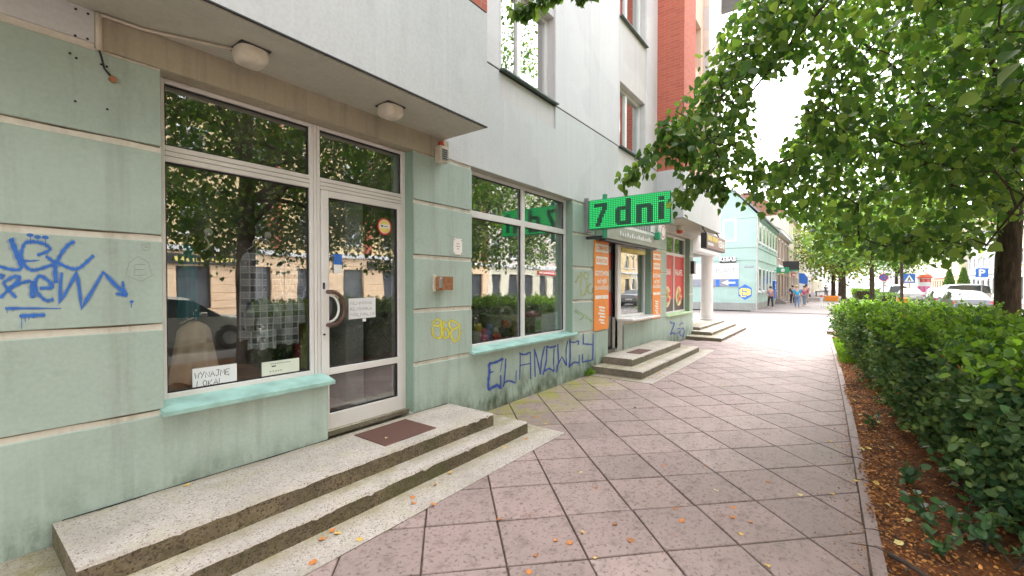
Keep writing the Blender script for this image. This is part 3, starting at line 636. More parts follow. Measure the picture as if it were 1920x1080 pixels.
hm = MB().tube(hp, .019, 10); hm.build('door_handle', M['handle'], dr, smooth=True)
hp2 = [(p[0]*.7+hc.x*.3, p[1]+.03, p[2]*.8+hc.z*.2) for p in hp[2:-2]]; MB().tube(hp2, .012, 8).build('inner_handle', M['pvc'], dr, smooth=True)
bars('lock_plate', [(2.163, 2.183, 1.62, 1.68)], M['metal_dark'], dr, FY-.018, FY-.010, .002)
MB().lathe([(.009, -.02), (.009, 0)], (2.172, FY-.006, 1.20), 10, 'y').build('key_cylinder', M['metal_dark'], dr)
# shop with toys
wf2 = bars('shop_window', [(4.072, 4.13, .835, 3.145), (6.628, 6.686, .835, 3.145), (5.338, 5.428, .88, 3.10), (4.13, 6.628, .835, .880), (4.13, 6.628, 3.10, 3.145), (4.13, 5.338, 2.545, 2.632), (5.428, 6.628, 2.545, 2.632)], M['pvc'], bld, FY, FY+.06)
for r in ((4.13, 5.338, .88, 2.545), (5.428, 6.628, .88, 2.545), (4.13, 5.338, 2.632, 3.10), (5.428, 6.628, 2.632, 3.10)):
    pane(*r, FY+.035, wf2); x0, x1, z0, z1 = r; s_ = .010
    bars('seal', [(x0, x0+s_, z0, z1), (x1-s_, x1, z0, z1), (x0+s_, x1-s_, z0, z0+s_), (x0+s_, x1-s_, z1-s_, z1)], M['seal'], wf2, FY+.022, FY+.034, .001)
MB().prism([(3.592, .785), (3.588, .812), (3.800, .850), (3.84, .850), (3.84, .80), (3.61, .785)], 4.05, 6.80, 'x').build('sill', M['sill'], wf2)
# cash shop: door with red panels, display window
d2 = bars('door', [(8.16, 8.20, .27, 2.55), (8.86, 8.90, .27, 2.55), (8.20, 8.86, 2.5, 2.55), (8.20, 8.86, .27, .33)], M['metal_dark'], bld, FY+.10, FY+.15)
for z0, z1, mm in ((.33, 1.0, 'metal_grey'), (1.0, 1.5, 'redprint'), (1.5, 2.0, 'metal_grey'), (2.0, 2.36, 'redprint'), (2.36, 2.5, 'metal_grey')):
    MB().box(8.20, 8.86, FY+.115, FY+.13, z0+.004, z1-.004).build('door_panel', M[mm], d2)
wf4 = bars('shop_window', [(8.95, 9.13, .27, 2.60), (9.13, 10.66, 2.50, 2.60), (9.13, 10.66, .935, .985), (10.60, 10.66, .985, 2.50)], M['pvc'], bld, FY, FY+.06)
pane(9.13, 10.60, .985, 2.50, FY+.03, wf4)
MB().bbox(9.13, 10.60, FY-.03, FY+.02, 2.40, 2.50, .01).build('roller_box', M['yellowprint'], wf4)
MB().bbox(8.93, 10.72, 3.44, FY+.02, .885, .932, .006).build('sill', M['pvc'], wf4)
# kebab shop window with red posters behind the glass
wf3 = bars('shop_window', [(11.92, 12.0, .86, 3.10), (13.03, 13.10, .9, 3.06), (14.16, 14.235, .86, 3.10), (12.0, 14.16, .86, .905), (12.0, 14.16, 3.05, 3.10), (12.0, 13.03, 2.52, 2.60), (13.10, 14.16, 2.52, 2.60)], M['pvc_far'], bld, FY, FY+.06)
for x0, x1 in ((12.0, 13.03), (13.10, 14.16)):
    pane(x0, x1, 2.60, 3.05, FY+.03, wf3); MB().box(x0, x1, FY+.024, FY+.032, 1.25, 2.52).build('poster_red', M['redprint'], wf3); MB().box(x0, x1, FY+.024, FY+.032, .905, 1.25).build('poster_dark', M['darkprint'], wf3)
for cx, wrd in ((12.5, 'KEBAB'), (13.63, 'FALAFEL')):
    text('lettering', wrd, .24, (cx, FY+.021, 1.96), XU, ZU, M['whiteprint'], wf3, 'CENTER', .001, .85, bold=.004)
    m = MB(); m.lathe([(.30, 0), (.30, .002)], (cx, FY+.0205, 1.33), 24, 'y'); m.build('plate_print', M['food2'], wf3)
    for q in range(9):
        a = q*2.4; rr = .05+.022*q; MB().lathe([(.075, 0), (.075, .001)], (cx+rr*math.cos(a), FY+.0185-.0006*q, 1.33+rr*math.sin(a)), 9, 'y').build('food_print', M[('food1', 'food3', 'redprint')[q % 3]], wf3)
MB().prism([(3.60, .795), (3.595, .82), (3.80, .862), (3.84, .862), (3.84, .80)], 11.88, 14.36, 'x').build('sill', M['sillg'], wf3)
# upstairs windows
for x0, x1, z0, z1 in UH:
    c = x0+(x1-x0)*.42
    uw = bars('window', [(x0+.003, x0+.07, z0+.003, z1-.003), (x1-.07, x1-.003, z0+.003, z1-.003), (x0+.07, x1-.07, z0+.003, z0+.075), (x0+.07, x1-.07, z1-.07, z1-.003), (c-.05, c+.05, z0+.075, z1-.07)], M['pvc_far'], bld, 3.80, 3.86)
    pane(x0+.07, c-.05, z0+.075, z1-.07, 3.835, uw, 'glass2'); pane(c+.05, x1-.07, z0+.075, z1-.07, 3.835, uw, 'glass2')
    MB().prism([(3.60, z0-.025), (3.60, z0-.005), (3.81, z0+.02), (3.81, z0-.02)], x0-.03, x1+.03, 'x').build('sill', M['silld'], uw)
    MB().box(x0+.02, x1-.02, 3.98, 4.0, z0, z1).build('curtain', M['roomwhite'], uw)
for x0, x1, z0, z1 in PH:
    uw = bars('window', [(x0+.003, x0+.07, z0, z1), (x1-.07, x1-.003, z0, z1), (x0+.07, x1-.07, z0, z0+.07), (x0+.07, x1-.07, z1-.07, z1-.003)], M['pvc_far'], bld, 3.36, 3.42)
    pane(x0+.07, x1-.07, z0+.07, z1-.07, 3.39, uw, 'glass2'); MB().box(x0, x1, 3.5, 3.52, z0, z1).build('curtain', M['roomwhite'], uw)
# rooms behind the glass
def room(x0, x1, y1, wm, z0=.25, z1=3.2):
    r = MB().box(x0-.05, x0, 4.05, y1, z0, z1).box(x1, x1+.05, 4.05, y1, z0, z1).box(x0, x1, y1, y1+.05, z0, z1).box(x0, x1, 4.05, y1, z1, z1+.05).build('room', wm, bld)
    MB().box(x0, x1, 3.87, y1, z0-.05, z0+.02).build('floor', M['roomfloor'], r); return r
r1 = room(.75, 3.3, 8.0, M['room']); room(3.85, 6.95, 7.0, M['room']); room(7.6, 11.2, 6.5, M['room']); room(11.3, 14.3, 5.4, M['room'])
MB().bbox(2.75, 2.98, 4.35, 4.7, .27, 2.6, .01).bbox(2.70, 2.99, 4.32, 4.75, .27, .36, .01).build('room_pillar', M['roomwhite'], r1)
MB().bbox(.80, 2.09, 3.87, 4.5, .60, .80, .01).build('display_ledge', M['roomfloor'], r1)
print('windows done', len(bpy.data.objects))
# ================================================================== PAINT ON THE WALL
def smooth_line(pts, n=6):
    if len(pts) < 3: return [Vector(p) for p in pts]
    P = [Vector(p) for p in pts]; P = [P[0]*2-P[1]]+P+[P[-1]*2-P[-2]]; out = []
    for i in range(1, len(P)-2):
        for k in range(n):
            t = k/n; a, b, c, d = P[i-1], P[i], P[i+1], P[i+2]
            out.append(.5*((2*b)+(c-a)*t+(2*a-5*b+4*c-d)*t*t+(3*b-a-3*c+d)*t**3))
    return out+[P[-2]]
class Paint:
    def __init__(s, reg, scale, wf, y=D-.0015): s.r = reg; s.k = scale; s.wf = wf; s.y = y; s.mb = MB(); s.mist = MB(); s.off = 0
    def w(s, x, y): return atY(s.r[0]+x/s.k, s.r[1]+y/s.k, s.y)
    def stroke(s, pts, wd, sharp=False, taper=0.0):
        L = [Vector((x/s.k, y/s.k, 0)) for x, y in pts]; L = L if sharp else smooth_line(L)
        if sharp:
            q = []
            for a, b in zip(L, L[1:]): q += [a, a.lerp(b, .5)]
            L = q+[L[-1]]
        n = len(L); vs = []
        for i, p in enumerate(L):
            d = L[min(i+1, n-1)]-L[max(i-1, 0)]; d = d.normalized() if d.length > 1e-8 else Vector((1, 0, 0)); nn = Vector((-d.y, d.x, 0))
            h = wd*s.wf*.5*(1+.16*math.sin(i*1.3+s.off))*(1-taper*i/max(1, n-1)); s.off += .02; y = s.y-.0002*s.off
            if i in (0, n-1): h *= .75
            for sg in (1, -1): q = p+nn*h*sg; w_ = atY(s.r[0]+q.x, s.r[1]+q.y, D); vs.append((w_.x, y, w_.z))
        s.mb.add(vs, [(2*i, 2*i+1, 2*i+3, 2*i+2) for i in range(n-1)]); s.off += .1
        mv = []
        for i in range(n):
            A_, B_ = Vector(vs[2*i]), Vector(vs[2*i+1]); c_ = (A_+B_)/2
            for q in (A_, B_): w_ = c_+(q-c_)*1.9; mv.append((w_.x, s.y+.0008-.00001*s.off, w_.z))
        s.mist.add(mv, [(2*i, 2*i+1, 2*i+3, 2*i+2) for i in range(n-1)])
    def dot(s, x, y, r):
        c = s.w(x, y); s.off += .3; yy = s.y-.0002*s.off
        s.mb.add([(c.x+r*math.cos(a*math.pi/6)*1.1, yy, c.z+r*.85*math.sin(a*math.pi/6)) for a in range(12)], [tuple(range(12))])
    def done(s, mat, label):
        o = s.mb.build('graffiti', M[mat], bld); o['label'] = label
        if mat+'_mist' in M: s.mist.build('overspray', M[mat+'_mist'], o)
        return o
g = Paint((0, 420), 5.4, 330)
g.stroke([(108, 145), (140, 230), (190, 350), (225, 430)], .030); g.stroke([(228, 425), (190, 462), (100, 458), (0, 430), (-60, 400)], .016)
g.stroke([(375, 318), (480, 278), (502, 240), (440, 200), (340, 180), (262, 190), (226, 250), (216, 330), (240, 400), (290, 455), (350, 466), (420, 450), (570, 398)], .017)
g.stroke([(225, 372), (300, 374), (400, 368)], .014, taper=.6)
g.stroke([(462, 325), (530, 372), (600, 400), (680, 438), (750, 455), (810, 440), (870, 390), (950, 316)], .017)
g.stroke([(758, 178), (700, 205), (640, 270), (592, 350), (574, 402)], .019); g.stroke([(560, 400), (558, 480), (565, 600)], .024)
for x, y, d in ((305, 112, 215), (380, 132, 190), (458, 136, 236)): g.dot(x, y, .013); g.stroke([(x+3, y), (x+3, d)], .004, True)
g.stroke([(-30, 505), (20, 520), (36, 528), (0, 556)], .015); g.stroke([(0, 750), (100, 650), (195, 560), (172, 530), (110, 548), (40, 600), (100, 680), (165, 748)], .017)
g.stroke([(105, 652), (200, 602), (312, 572)], .017); g.stroke([(330, 575), (328, 660), (332, 752)], .029)
g.stroke([(400, 652), (530, 636), (470, 560), (400, 528), (362, 580), (372, 680), (430, 750), (482, 776), (545, 760)], .018)
g.stroke([(625, 490), (612, 600), (604, 800), (690, 650), (775, 488), (800, 650), (825, 855), (930, 680), (1045, 488), (1150, 600), (1285, 728)], .019, True)
g.stroke([(1240, 578), (1252, 660), (1286, 722)], .015); g.stroke([(1168, 704), (1230, 716), (1288, 728)], .015)
g.stroke([(50, 855), (300, 853), (620, 855)], .017, taper=.75); g.stroke([(195, 932), (320, 925), (458, 920)], .018)
for x, a, b in ((70, 865, 902), (132, 865, 885), (218, 940, 1065), (255, 940, 992), (292, 940, 972), (336, 935, 955)): g.stroke([(x, a), (x, b)], .004, True)
g.dot(1332, 785, .010); g.stroke([(1331, 790), (1331, 850)], .0035, True)
g.done('sprayblue', 'bright blue spray-painted tag with a crown and an arrow')
g = Paint((900, 640), 8.348, 195); a, b = .020, .011
g.stroke([(365, 268), (250, 325), (138, 352)], a); g.stroke([(140, 350), (146, 480), (130, 620), (130, 762)], a); g.stroke([(125, 762), (220, 708), (280, 690), (328, 745)], a+.004)
g.stroke([(150, 492), (215, 470)], b, True); g.stroke([(350, 300), (315, 480)], .006, True); g.stroke([(320, 530), (325, 735)], .012, True)
g.stroke([(402, 268), (395, 420), (376, 640), (362, 715)], b); g.stroke([(372, 655), (450, 618), (560, 652)], .014); g.stroke([(566, 455), (560, 640)], .008, True)
g.stroke([(612, 182), (690, 208), (795, 168)], .014); g.stroke([(630, 192), (620, 600)], b, True); g.stroke([(787, 172), (792, 590)], b, True); g.stroke([(632, 376), (785, 346)], b, True)
g.stroke([(850, 118), (862, 560)], b, True); g.stroke([(850, 118), (900, 300), (945, 520)], b); g.stroke([(1010, 75), (962, 300), (943, 520)], b)
g.stroke([(1030, 78), (1100, 96), (1192, 70)], .014); g.stroke([(1042, 90), (1036, 300), (985, 525)], b); g.stroke([(1005, 470), (1080, 428), (1162, 472)], .013); g.stroke([(1160, 90), (1150, 300), (1160, 470)], .008)
g.stroke([(1215, 40), (1228, 340)], b, True); g.stroke([(1195, 492), (1215, 372), (1280, 238), (1352, 382)], b, True); g.stroke([(1372, -10), (1345, 150), (1354, 380)], .008)
g.stroke([(1405, -40), (1410, 250), (1392, 420)], b); g.stroke([(1396, 392), (1480, 328), (1552, 342)], .012); g.stroke([(1552, 210), (1550, 392)], .008, True); g.stroke([(1408, 8), (1480, 16), (1540, -8), (1534, 60)], .010)
g2 = Paint((1040, 560), 6.75, 195); g2.mb = g.mb; g2.mist = g.mist; g2.off = g.off+3
g2.stroke([(360, 440), (360, 572), (492, 580)], .012, True); g2.stroke([(486, 440), (480, 782)], .012, True); g2.stroke([(350, 700), (350, 802), (474, 776)], .011, True)
g.done('spraynavy', 'dark blue angular letters sprayed below the toy shop window')
g = Paint((760, 560), 9.0, 175)
g.stroke([(450, 425), (540, 350), (602, 400), (560, 462), (460, 445)], .019); g.stroke([(602, 420), (612, 560), (600, 652), (540, 662), (470, 612), (452, 480)], .019)
g.stroke([(690, 380), (642, 422), (630, 560), (650, 652), (712, 650), (736, 580), (690, 505), (642, 545)], .020); g.stroke([(790, 525), (738, 440), (770, 368), (850, 400), (912, 462), (790, 535), (770, 620), (830, 722), (902, 660), (922, 500)], .018)
g.done('sprayyellow', 'yellow sprayed numerals under the rusty intercom')
g = Paint((1070, 495), 9.4, 105)
g.stroke([(82, 332), (140, 230), (192, 140)], .03); g.stroke([(190, 150), (180, 350), (186, 540), (230, 552), (272, 480), (292, 300)], .026); g.stroke([(265, 138), (230, 200), (272, 272), (312, 220), (268, 140)], .026); g.stroke([(352, 340), (305, 420), (322, 512), (380, 502), (392, 420)], .026)
g.done('sprayfaint', 'faded yellow numerals beside the orange poster')
g = Paint((1070, 495), 9.4, 110); g.stroke([(70, 820), (180, 880), (260, 930), (380, 1020)], .045, taper=.3); g.stroke([(230, 900), (200, 960), (150, 990)], .03, taper=.5); g.done('spraylime', 'faded green paint smear')
g = Paint((1240, 590), 21.6, 75, D-.006)
g.stroke([(345, 268), (400, 340), (530, 338)], .026); g.stroke([(530, 338), (450, 560), (350, 800)], .024, True); g.stroke([(345, 805), (450, 742), (575, 790)], .030)
g.stroke([(640, 590), (690, 560), (760, 552)], .02); g.stroke([(700, 660), (640, 800)], .018, True); g.stroke([(770, 640), (730, 760), (840, 880), (905, 800), (920, 640), (862, 540), (790, 610)], .02); g.stroke([(700, 430), (780, 380), (830, 312), (885, 390)], .016)
g.done('spraynavy', 'small blue tag under the pale green sill')
g = Paint((0, 400), 3.6, 330)
g.stroke([(930, 290), (1000, 330), (1028, 420), (950, 460), (850, 420), (870, 335), (930, 290)], .0022, True); g.stroke([(985, 345), (910, 345), (908, 420), (985, 415)], .0022, True); g.stroke([(910, 380), (975, 380)], .0022, True)
g.stroke([(955, 210), (1015, 205), (1012, 245), (975, 252), (955, 240), (955, 210)], .002, True); g.stroke([(968, 222), (1003, 220)], .002, True); g.stroke([(968, 232), (1003, 230)], .002, True)
g.done('pencil', 'faint pencilled hexagon')

# ================================================================== FIXTURES ON THE FACADE
def rounded_lamp(c, label):
    e = empty('ceiling_lamp', c, label, 'lamp', 'lamps under the white bay'); m = MB(); prof = [(1.0, 0), (1.04, -.03), (1.0, -.065), (.82, -.092), (.45, -.10)]
    n = 24; base = 0
    for r, h in prof:
        for k in range(n):
            a = 2*math.pi*k/n; cx, cy = math.cos(a), math.sin(a); q = .098*r/(abs(cx)**4+abs(cy)**4)**.25; m.v.append((c[0]+cx*q, c[1]+cy*q, c[2]-.012+h))
    for i in range(len(prof)-1):
        for k in range(n): m.f.append((i*n+k, i*n+(k+1) % n, (i+1)*n+(k+1) % n, (i+1)*n+k)); m.m.append(0)
    m.f.append(tuple(range((len(prof)-1)*n, len(prof)*n))); m.m.append(0)
    m.build('lamp_cover', M['lampglass'], e, smooth=True); MB().bbox(c[0]-.10, c[0]+.10, c[1]-.10, c[1]+.10, c[2]-.014, c[2]-.001, .004).build('base_plate', M['metal_dark'], e)
rounded_lamp((1.385, 3.36, 3.336), 'squarish opal lamp under the bay, nearer the conduit pipe'); rounded_lamp((2.60, 3.36, 3.336), 'squarish opal lamp under the bay above the shop door')
cd = empty('conduit_pipe', (.64, D, 3.1), 'thin painted conduit pipe running from the wall to the ceiling lamp', 'pipe')
MB().tube([(.637, 3.642, 3.10), (.637, 3.642, 3.325)], .016, 10).build('riser', M['offwhite'], cd, smooth=True)
MB().tube([(.64, 3.638, 3.318), (.85, 3.625, 3.320), (1.30, 3.42, 3.322)], .009, 8).build('run', M['offwhite'], cd, smooth=True)
MB().tube([(.637, 3.642, 3.10), (.645, 3.63, 3.06), (.66, 3.645, 3.0), (.70, 3.652, 2.955)], .006, 6).build('cable_end', M['seal'], cd)
MB().lathe([(.02, 0), (.02, .018)], (.70, 3.642, 2.95), 10, 'y').build('cap', M['rust'], cd)
for i, (px, py) in enumerate([(142, 17), (165, 26), (141, 67), (164, 73), (131, 100), (143, 109), (190, 121), (200, 125), (141, 190), (201, 205)]):
    p = atY(px, py, D); MB().lathe([(.007, 0), (.007, .004)], (p.x, D-.003, p.z), 8, 'y').build('screw_hole', M['gap'], bld)
al = empty('alarm_siren', (3.5, D, 3.05), 'cream alarm siren box with a red beacon at the end of the bay', 'alarm')
MB().bbox(3.435, 3.555, 3.555, D-.001, 3.045, 3.235, .012).build('case', M['offwhite'], al)
MB().bbox(3.455, 3.535, 3.548, 3.556, 3.07, 3.20, .002).build('grille', M['metal_grey'], al)
for k in range(5): MB().box(3.46, 3.53, 3.544, 3.549, 3.08+k*.024, 3.09+k*.024).build('slat', M['metal_dark'], al)
MB().lathe([(.036, 3.235), (.036, 3.275), (.028, 3.29)], (3.495, 3.61, 0), 14).build('beacon', M['redplastic'], al, smooth=True)
ic = empty('intercom_box', (3.5, D, 1.6), 'rusty brown open intercom box on the green pier', 'intercom')
MB().bbox(3.42, 3.60, 3.57, D-.001, 1.60, 1.755, .01).build('case', M['rust'], ic); MB().bbox(3.395, 3.435, 3.63, D-.002, 1.585, 1.775, .004).build('back_plate', M['offwhite'], ic)
MB().bbox(3.4245, 3.47, 3.562, 3.60, 1.625, 1.74, .004).build('button_panel', M['metal_grey'], ic)
MB().prism([(3.47, 3.57), (3.60, 3.53), (3.61, 3.54), (3.48, 3.582)], 1.60, 1.755, 'z').build('cover', M['rust'], ic)
pl = empty('wall_plaque', (3.81, D, 2.02), 'small white plaque with four screws on the green pier', 'plaque')
MB().bbox(3.735, 3.885, 3.652, D-.001, 2.025, 2.215, .002).build('board', M['orangew'], pl)
for x, z in ((3.748, 2.04), (3.872, 2.04), (3.748, 2.20), (3.872, 2.20)): MB().lathe([(.006, 0), (.006, .004)], (x, 3.648, z), 8, 'y').build('screw', M['metal_dark'], pl)
for k, wd in enumerate((.05, .07, .04)): MB().box(3.81-wd/2, 3.81+wd/2, 3.6505, 3.6515, 2.15-.03*k, 2.158-.03*k).build('print_line', M['greytext'], pl)
a2 = empty('alarm_siren', (12.37, 3.5, 3.1), 'cream siren with red lens under the second bay', 'alarm')
MB().lathe([(.09, 3.17), (.09, 3.309)], (12.37, 3.45, 0), 14).build('case', M['offwhite'], a2); MB().lathe([(.05, 3.08), (.085, 3.11), (.085, 3.17)], (12.37, 3.45, 0), 14).build('lens', M['redplastic'], a2)
ub = empty('meter_box', (14.45, D, 2.0), 'small dark box on the corner pier by the column', 'box'); MB().bbox(14.33, 14.58, 3.56, D-.001, 2.02, 2.42, .01).build('case', M['metal_dark'], ub); MB().box(14.36, 14.55, 3.556, 3.561, 2.05, 2.39).build('lid', M['metal_grey'], ub)

# ------------------------------------------------------------------ orange posters
def orange_poster(x0, x1, z0, z1, label):
    e = empty('poster_board', (x0, D, z0), label, 'poster', 'tall orange posters beside the cash shop'); y = 3.640
    MB().bbox(x0, x1, y, D-.001, z0, z1, .002).build('board', M['orange'], e); h = z1-z0; w = x1-x0; yy = y-.0015; c = (x0+x1)/2
    def Z(f): return z1-h*f
    for f0, f1, wd in ((.035, .125, .0), (.175, .265, .05)): MB().box(x0+w*(.06+wd), x1-w*(.05+wd), yy, y-.0003, Z(f1), Z(f0)).build('label_field', M['orangew'], e)
    text('lettering', 'LOMBARD', .115, (c, yy-.001, Z(.102)), XU, ZU, M['orange'], e, 'CENTER', .0006, .95, bold=.002)
    text('lettering', 'KANTOR', .115, (c, yy-.001, Z(.242)), XU, ZU, M['orange'], e, 'CENTER', .0006, .95, bold=.002)
    text('lettering', 'GOTÓWKA', .135, (c, yy, Z(.39)), XU, ZU, M['orangew'], e, 'CENTER', .0006, .85, bold=.004)
    text('lettering', 'od ręki', .15, (c, yy, Z(.475)), XU, ZU, M['orangew'], e, 'CENTER', .0006, .95, shear=.3, bold=.003)
    text('lettering', 'DLA KAŻDEGO', .10, (c, yy, Z(.545)), XU, ZU, M['orangew'], e, 'CENTER', .0006, .85, bold=.003)
    for a, b in ((.06, .49), (.53, .95)): MB().box(x0+w*a, x0+w*b, yy, y-.0003, Z(.65), Z(.61)).build('label_field', M['orangew'], e)
    for k, (a, b) in enumerate(((.3, .72), (.34, .68), (.26, .7), (.36, .74), (.3, .66), (.42, .7))):   # slanted line of small print
        zz = Z(.73+.035*k); MB().add([(x0+w*a, yy, zz), (x0+w*b, yy, zz-.03), (x0+w*b, yy, zz-.062), (x0+w*a, yy, zz-.035)], [(0, 1, 2, 3)]).build('slanted_print', M['orangew'], e)
orange_poster(7.485, 8.132, .79, 2.512, 'tall orange cash poster left of the shop door with red panels'); orange_poster(10.74, 11.36, .82, 2.512, 'tall orange cash poster between the display window and the kebab posters')
# ------------------------------------------------------------------ fascia over the cash shop
fs = empty('shop_fascia', (9, 3.45, 2.5), 'grey green fascia board over the cash shop door', 'sign')
MB().prism([(3.44, 2.55), (3.40, 2.80), (3.655, 2.82), (3.655, 2.55)], 7.55, 10.55, 'x').build('board', M['fascia'], fs)
MB().bbox(8.3, 10.5, 3.50, 3.655, 2.83, 3.13, .01).build('upper_board', M['pvc_far'], fs)
for k in range(15):
    x = 8.15+k*.125; hgt = (.09, .06, .06, .09, .06)[k % 5]; MB().box(x, x+.05, 3.408, 3.425, 2.64, 2.64+hgt).build('letter', M['whiteprint'], fs)
for k in range(9): MB().bbox(8.75+k*.16, 8.75+k*.16+.10, 3.485, 3.502, 2.90, 3.05, .003).build('letter', M['greytext'], fs)
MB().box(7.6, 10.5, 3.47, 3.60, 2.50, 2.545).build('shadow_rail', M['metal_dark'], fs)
rs = empty('round_sign', (10.68, 3.35, 2.95), 'small round white sign at the end of the fascia', 'sign')
MB().lathe([(.19, -.03), (.20, -.02), (.20, .03), (.19, .04)], (10.68, 3.40, 2.96), 28, 'y').build('disc', M['pvc_far'], rs); MB().lathe([(.145, 0), (.15, .002)], (10.68, 3.366, 2.96), 24, 'y').build('emblem', M['redprint'], rs); MB().lathe([(.12, 0), (.12, .002)], (10.68, 3.3635, 2.96), 24, 'y').build('emblem_inner', M['orangew'], rs)
MB().tube([(10.68, 3.44, 2.96), (10.68, 3.655, 2.96)], .02).build('bracket', M['metal_grey'], rs)
fl = empty('spotlight', (10.2, 3.4, 2.8), 'dark green spotlight above the fascia', 'lamp'); MB().bbox(10.12, 10.30, 3.28, 3.40, 2.72, 2.90, .02).build('housing', M['greencase'], fl); MB().tube([(10.21, 3.39, 2.86), (10.21, 3.655, 2.98)], .012).build('arm', M['metal_dark'], fl)
# ------------------------------------------------------------------ green running-text display
led = empty('led_display', (7.2, 3.6, 2.66), 'lit green dot display reading 7 dni, jutting out over the pavement', 'sign')
MB().bbox(7.115, 7.25, 2.12, 3.575, 2.655, 3.18, .006).build('case', M['greencase'], led); MB().box(7.108, 7.1152, 2.135, 3.56, 2.668, 3.167).build('dot_board', M['board'], led)
NR, NC = 16, 46; cw = 1.425/NC; rh = .499/NR; dark = set()
def blk(c0, c1, r0, r1):
    for c in range(c0, c1+1):
        for r in range(r0, r1+1): dark.add((c, r))
blk(3, 10, 2, 3); blk(9, 10, 4, 5); [blk(c, c+2, r, r) for r, c in ((4, 8), (5, 8), (6, 7), (7, 7), (8, 6), (9, 6), (10, 5), (11, 5), (12, 5), (13, 4), (14, 4))]
blk(22, 24, 1, 14); blk(17, 21, 5, 6); blk(16, 18, 6, 13); blk(17, 21, 13, 14); blk(28, 35, 5, 6); blk(28, 30, 5, 14); blk(34, 36, 6, 14); blk(40, 42, 5, 13); blk(40, 42, 2, 3)
on, hot, off = MB(), MB(), MB()
for c in range(NC):
    for r in range(NR):
        yc = 3.56-(c+.5)*cw; zc = 3.167-(r+.5)*rh
        if (c, r) in dark: off.add([(7.106, yc+a*cw*.36, zc+b*rh*.36) for a, b in ((1, -1), (-1, -1), (-1, 1), (1, 1))], [(0, 1, 2, 3)])
        else:
            on.add([(7.1065, yc+a*cw*.38, zc+b*rh*.38) for a, b in ((1, -1), (-1, -1), (-1, 1), (1, 1))], [(0, 1, 2, 3)])
            hot.add([(7.1045, yc+a*cw*.17, zc+b*rh*.17) for a, b in ((1, -1), (-1, -1), (-1, 1), (1, 1))], [(0, 1, 2, 3)])
on.build('lit_dots', M['led'], led, kind='stuff'); hot.build('dot_centres', M['ledhot'], led, kind='stuff'); off.build('unlit_dots', M['ledoff'], led, kind='stuff')
MB().bbox(7.10, 7.29, 3.575, D-.001, 2.62, 3.23, .004).build('wall_plate', M['metal_grey'], led); MB().tube([(7.2, 3.30, 2.50), (7.2, 3.30, 3.27)], .045, 10).build('post', M['greencase'], led); MB().tube([(7.2, 3.30, 2.52), (7.2, 3.655, 2.52)], .03, 8).build('arm', M['metal_dark'], led)
# ------------------------------------------------------------------ kebab box sign
ks = empty('box_sign', (14, 2.9, 2.7), 'brown kebab box sign hanging below the corner bay', 'sign')
MB().bbox(12.78, 15.26, 2.85, 3.0, 2.69, 3.12, .01).build('case', M['metal_dark'], ks); MB().box(12.80, 15.24, 2.843, 2.8502, 2.71, 3.10).build('face', M['kebabsign'], ks)
text('lettering', 'KEBAB', .30, (14.72, 2.841, 2.81), XU, ZU, M['whiteprint'], ks, 'CENTER', .001, 1.0, bold=.008)
for k in range(9): MB().box(12.88+k*.145+(.06 if k > 3 else 0), 12.98+k*.145+(.06 if k > 3 else 0), 2.838, 2.8425, 2.92, 3.06).build('letter', M['yellowprint'], ks)
for k in range(6): MB().box(12.90+k*.12, 12.98+k*.12, 2.838, 2.8425, 2.78, 2.86).build('letter', M['whiteprint'], ks)
for x in (13.1, 14.9): MB().tube([(x, 2.93, 3.12), (x, 3.04, 3.32)], .02).build('hanger', M['metal_dark'], ks)

# ================================================================== NOTICES AND STICKERS ON THE GLASS
PY = FY+.026
def notice(px0, py0, px1, py1, mat, label, tilt=0.0, name='paper_notice'):
    a = atY(px0, py1, PY); b = Vector((atY(px1, py0, PY).x, PY, atY(px0, py0, PY).z)); e = empty(name, (a.x, PY, a.z), label, 'notice')
    MB().add([(a.x, PY, a.z), (b.x, PY, a.z+tilt), (b.x, PY, b.z+tilt), (a.x, PY, b.z), (a.x, PY+.001, a.z), (b.x, PY+.001, a.z+tilt), (b.x, PY+.001, b.z+tilt), (a.x, PY+.001, b.z)], [(0, 1, 2, 3), (7, 6, 5, 4), (0, 4, 5, 1), (2, 6, 7, 3), (1, 5, 6, 2), (3, 7, 4, 0)]).build('sheet', M[mat], e)
    return e, a, b
e, a, b = notice(361, 692, 444, 729, 'paper', 'white paper notice for renting out, standing in the window corner'); w_ = b.x-a.x; h_ = b.z-a.z
HAND = dict(W=[[(0, 1), (.2, 0), (.5, .7), (.75, 0), (1, 1)]], Y=[[(0, 1), (.45, .5)], [(1, 1), (.3, -.05)]], N=[[(0, 0), (.05, 1), (.9, .05), (1, 1)]], A=[[(0, 0), (.5, 1), (1, 0)], [(.2, .4), (.85, .42)]], J=[[(.2, 1), (1, 1)], [(.75, 1), (.7, .1), (.3, -.05), (0, .15)]],
    M=[[(0, 0), (.1, 1), (.5, .4), (.9, 1), (1, 0)]], E=[[(1, 1), (.1, .95), (0, 0), (.95, .02)], [(.05, .5), (.8, .52)], [(.75, 0), (.65, -.15), (.85, -.2)]], L=[[(.1, 1), (0, 0), (.9, .03)]], O=[[(.5, 1), (.05, .6), (.3, 0), (.85, .2), (.9, .75), (.5, 1)]], K=[[(.05, 1), (0, 0)], [(.9, 1), (.1, .45), (1, 0)]])
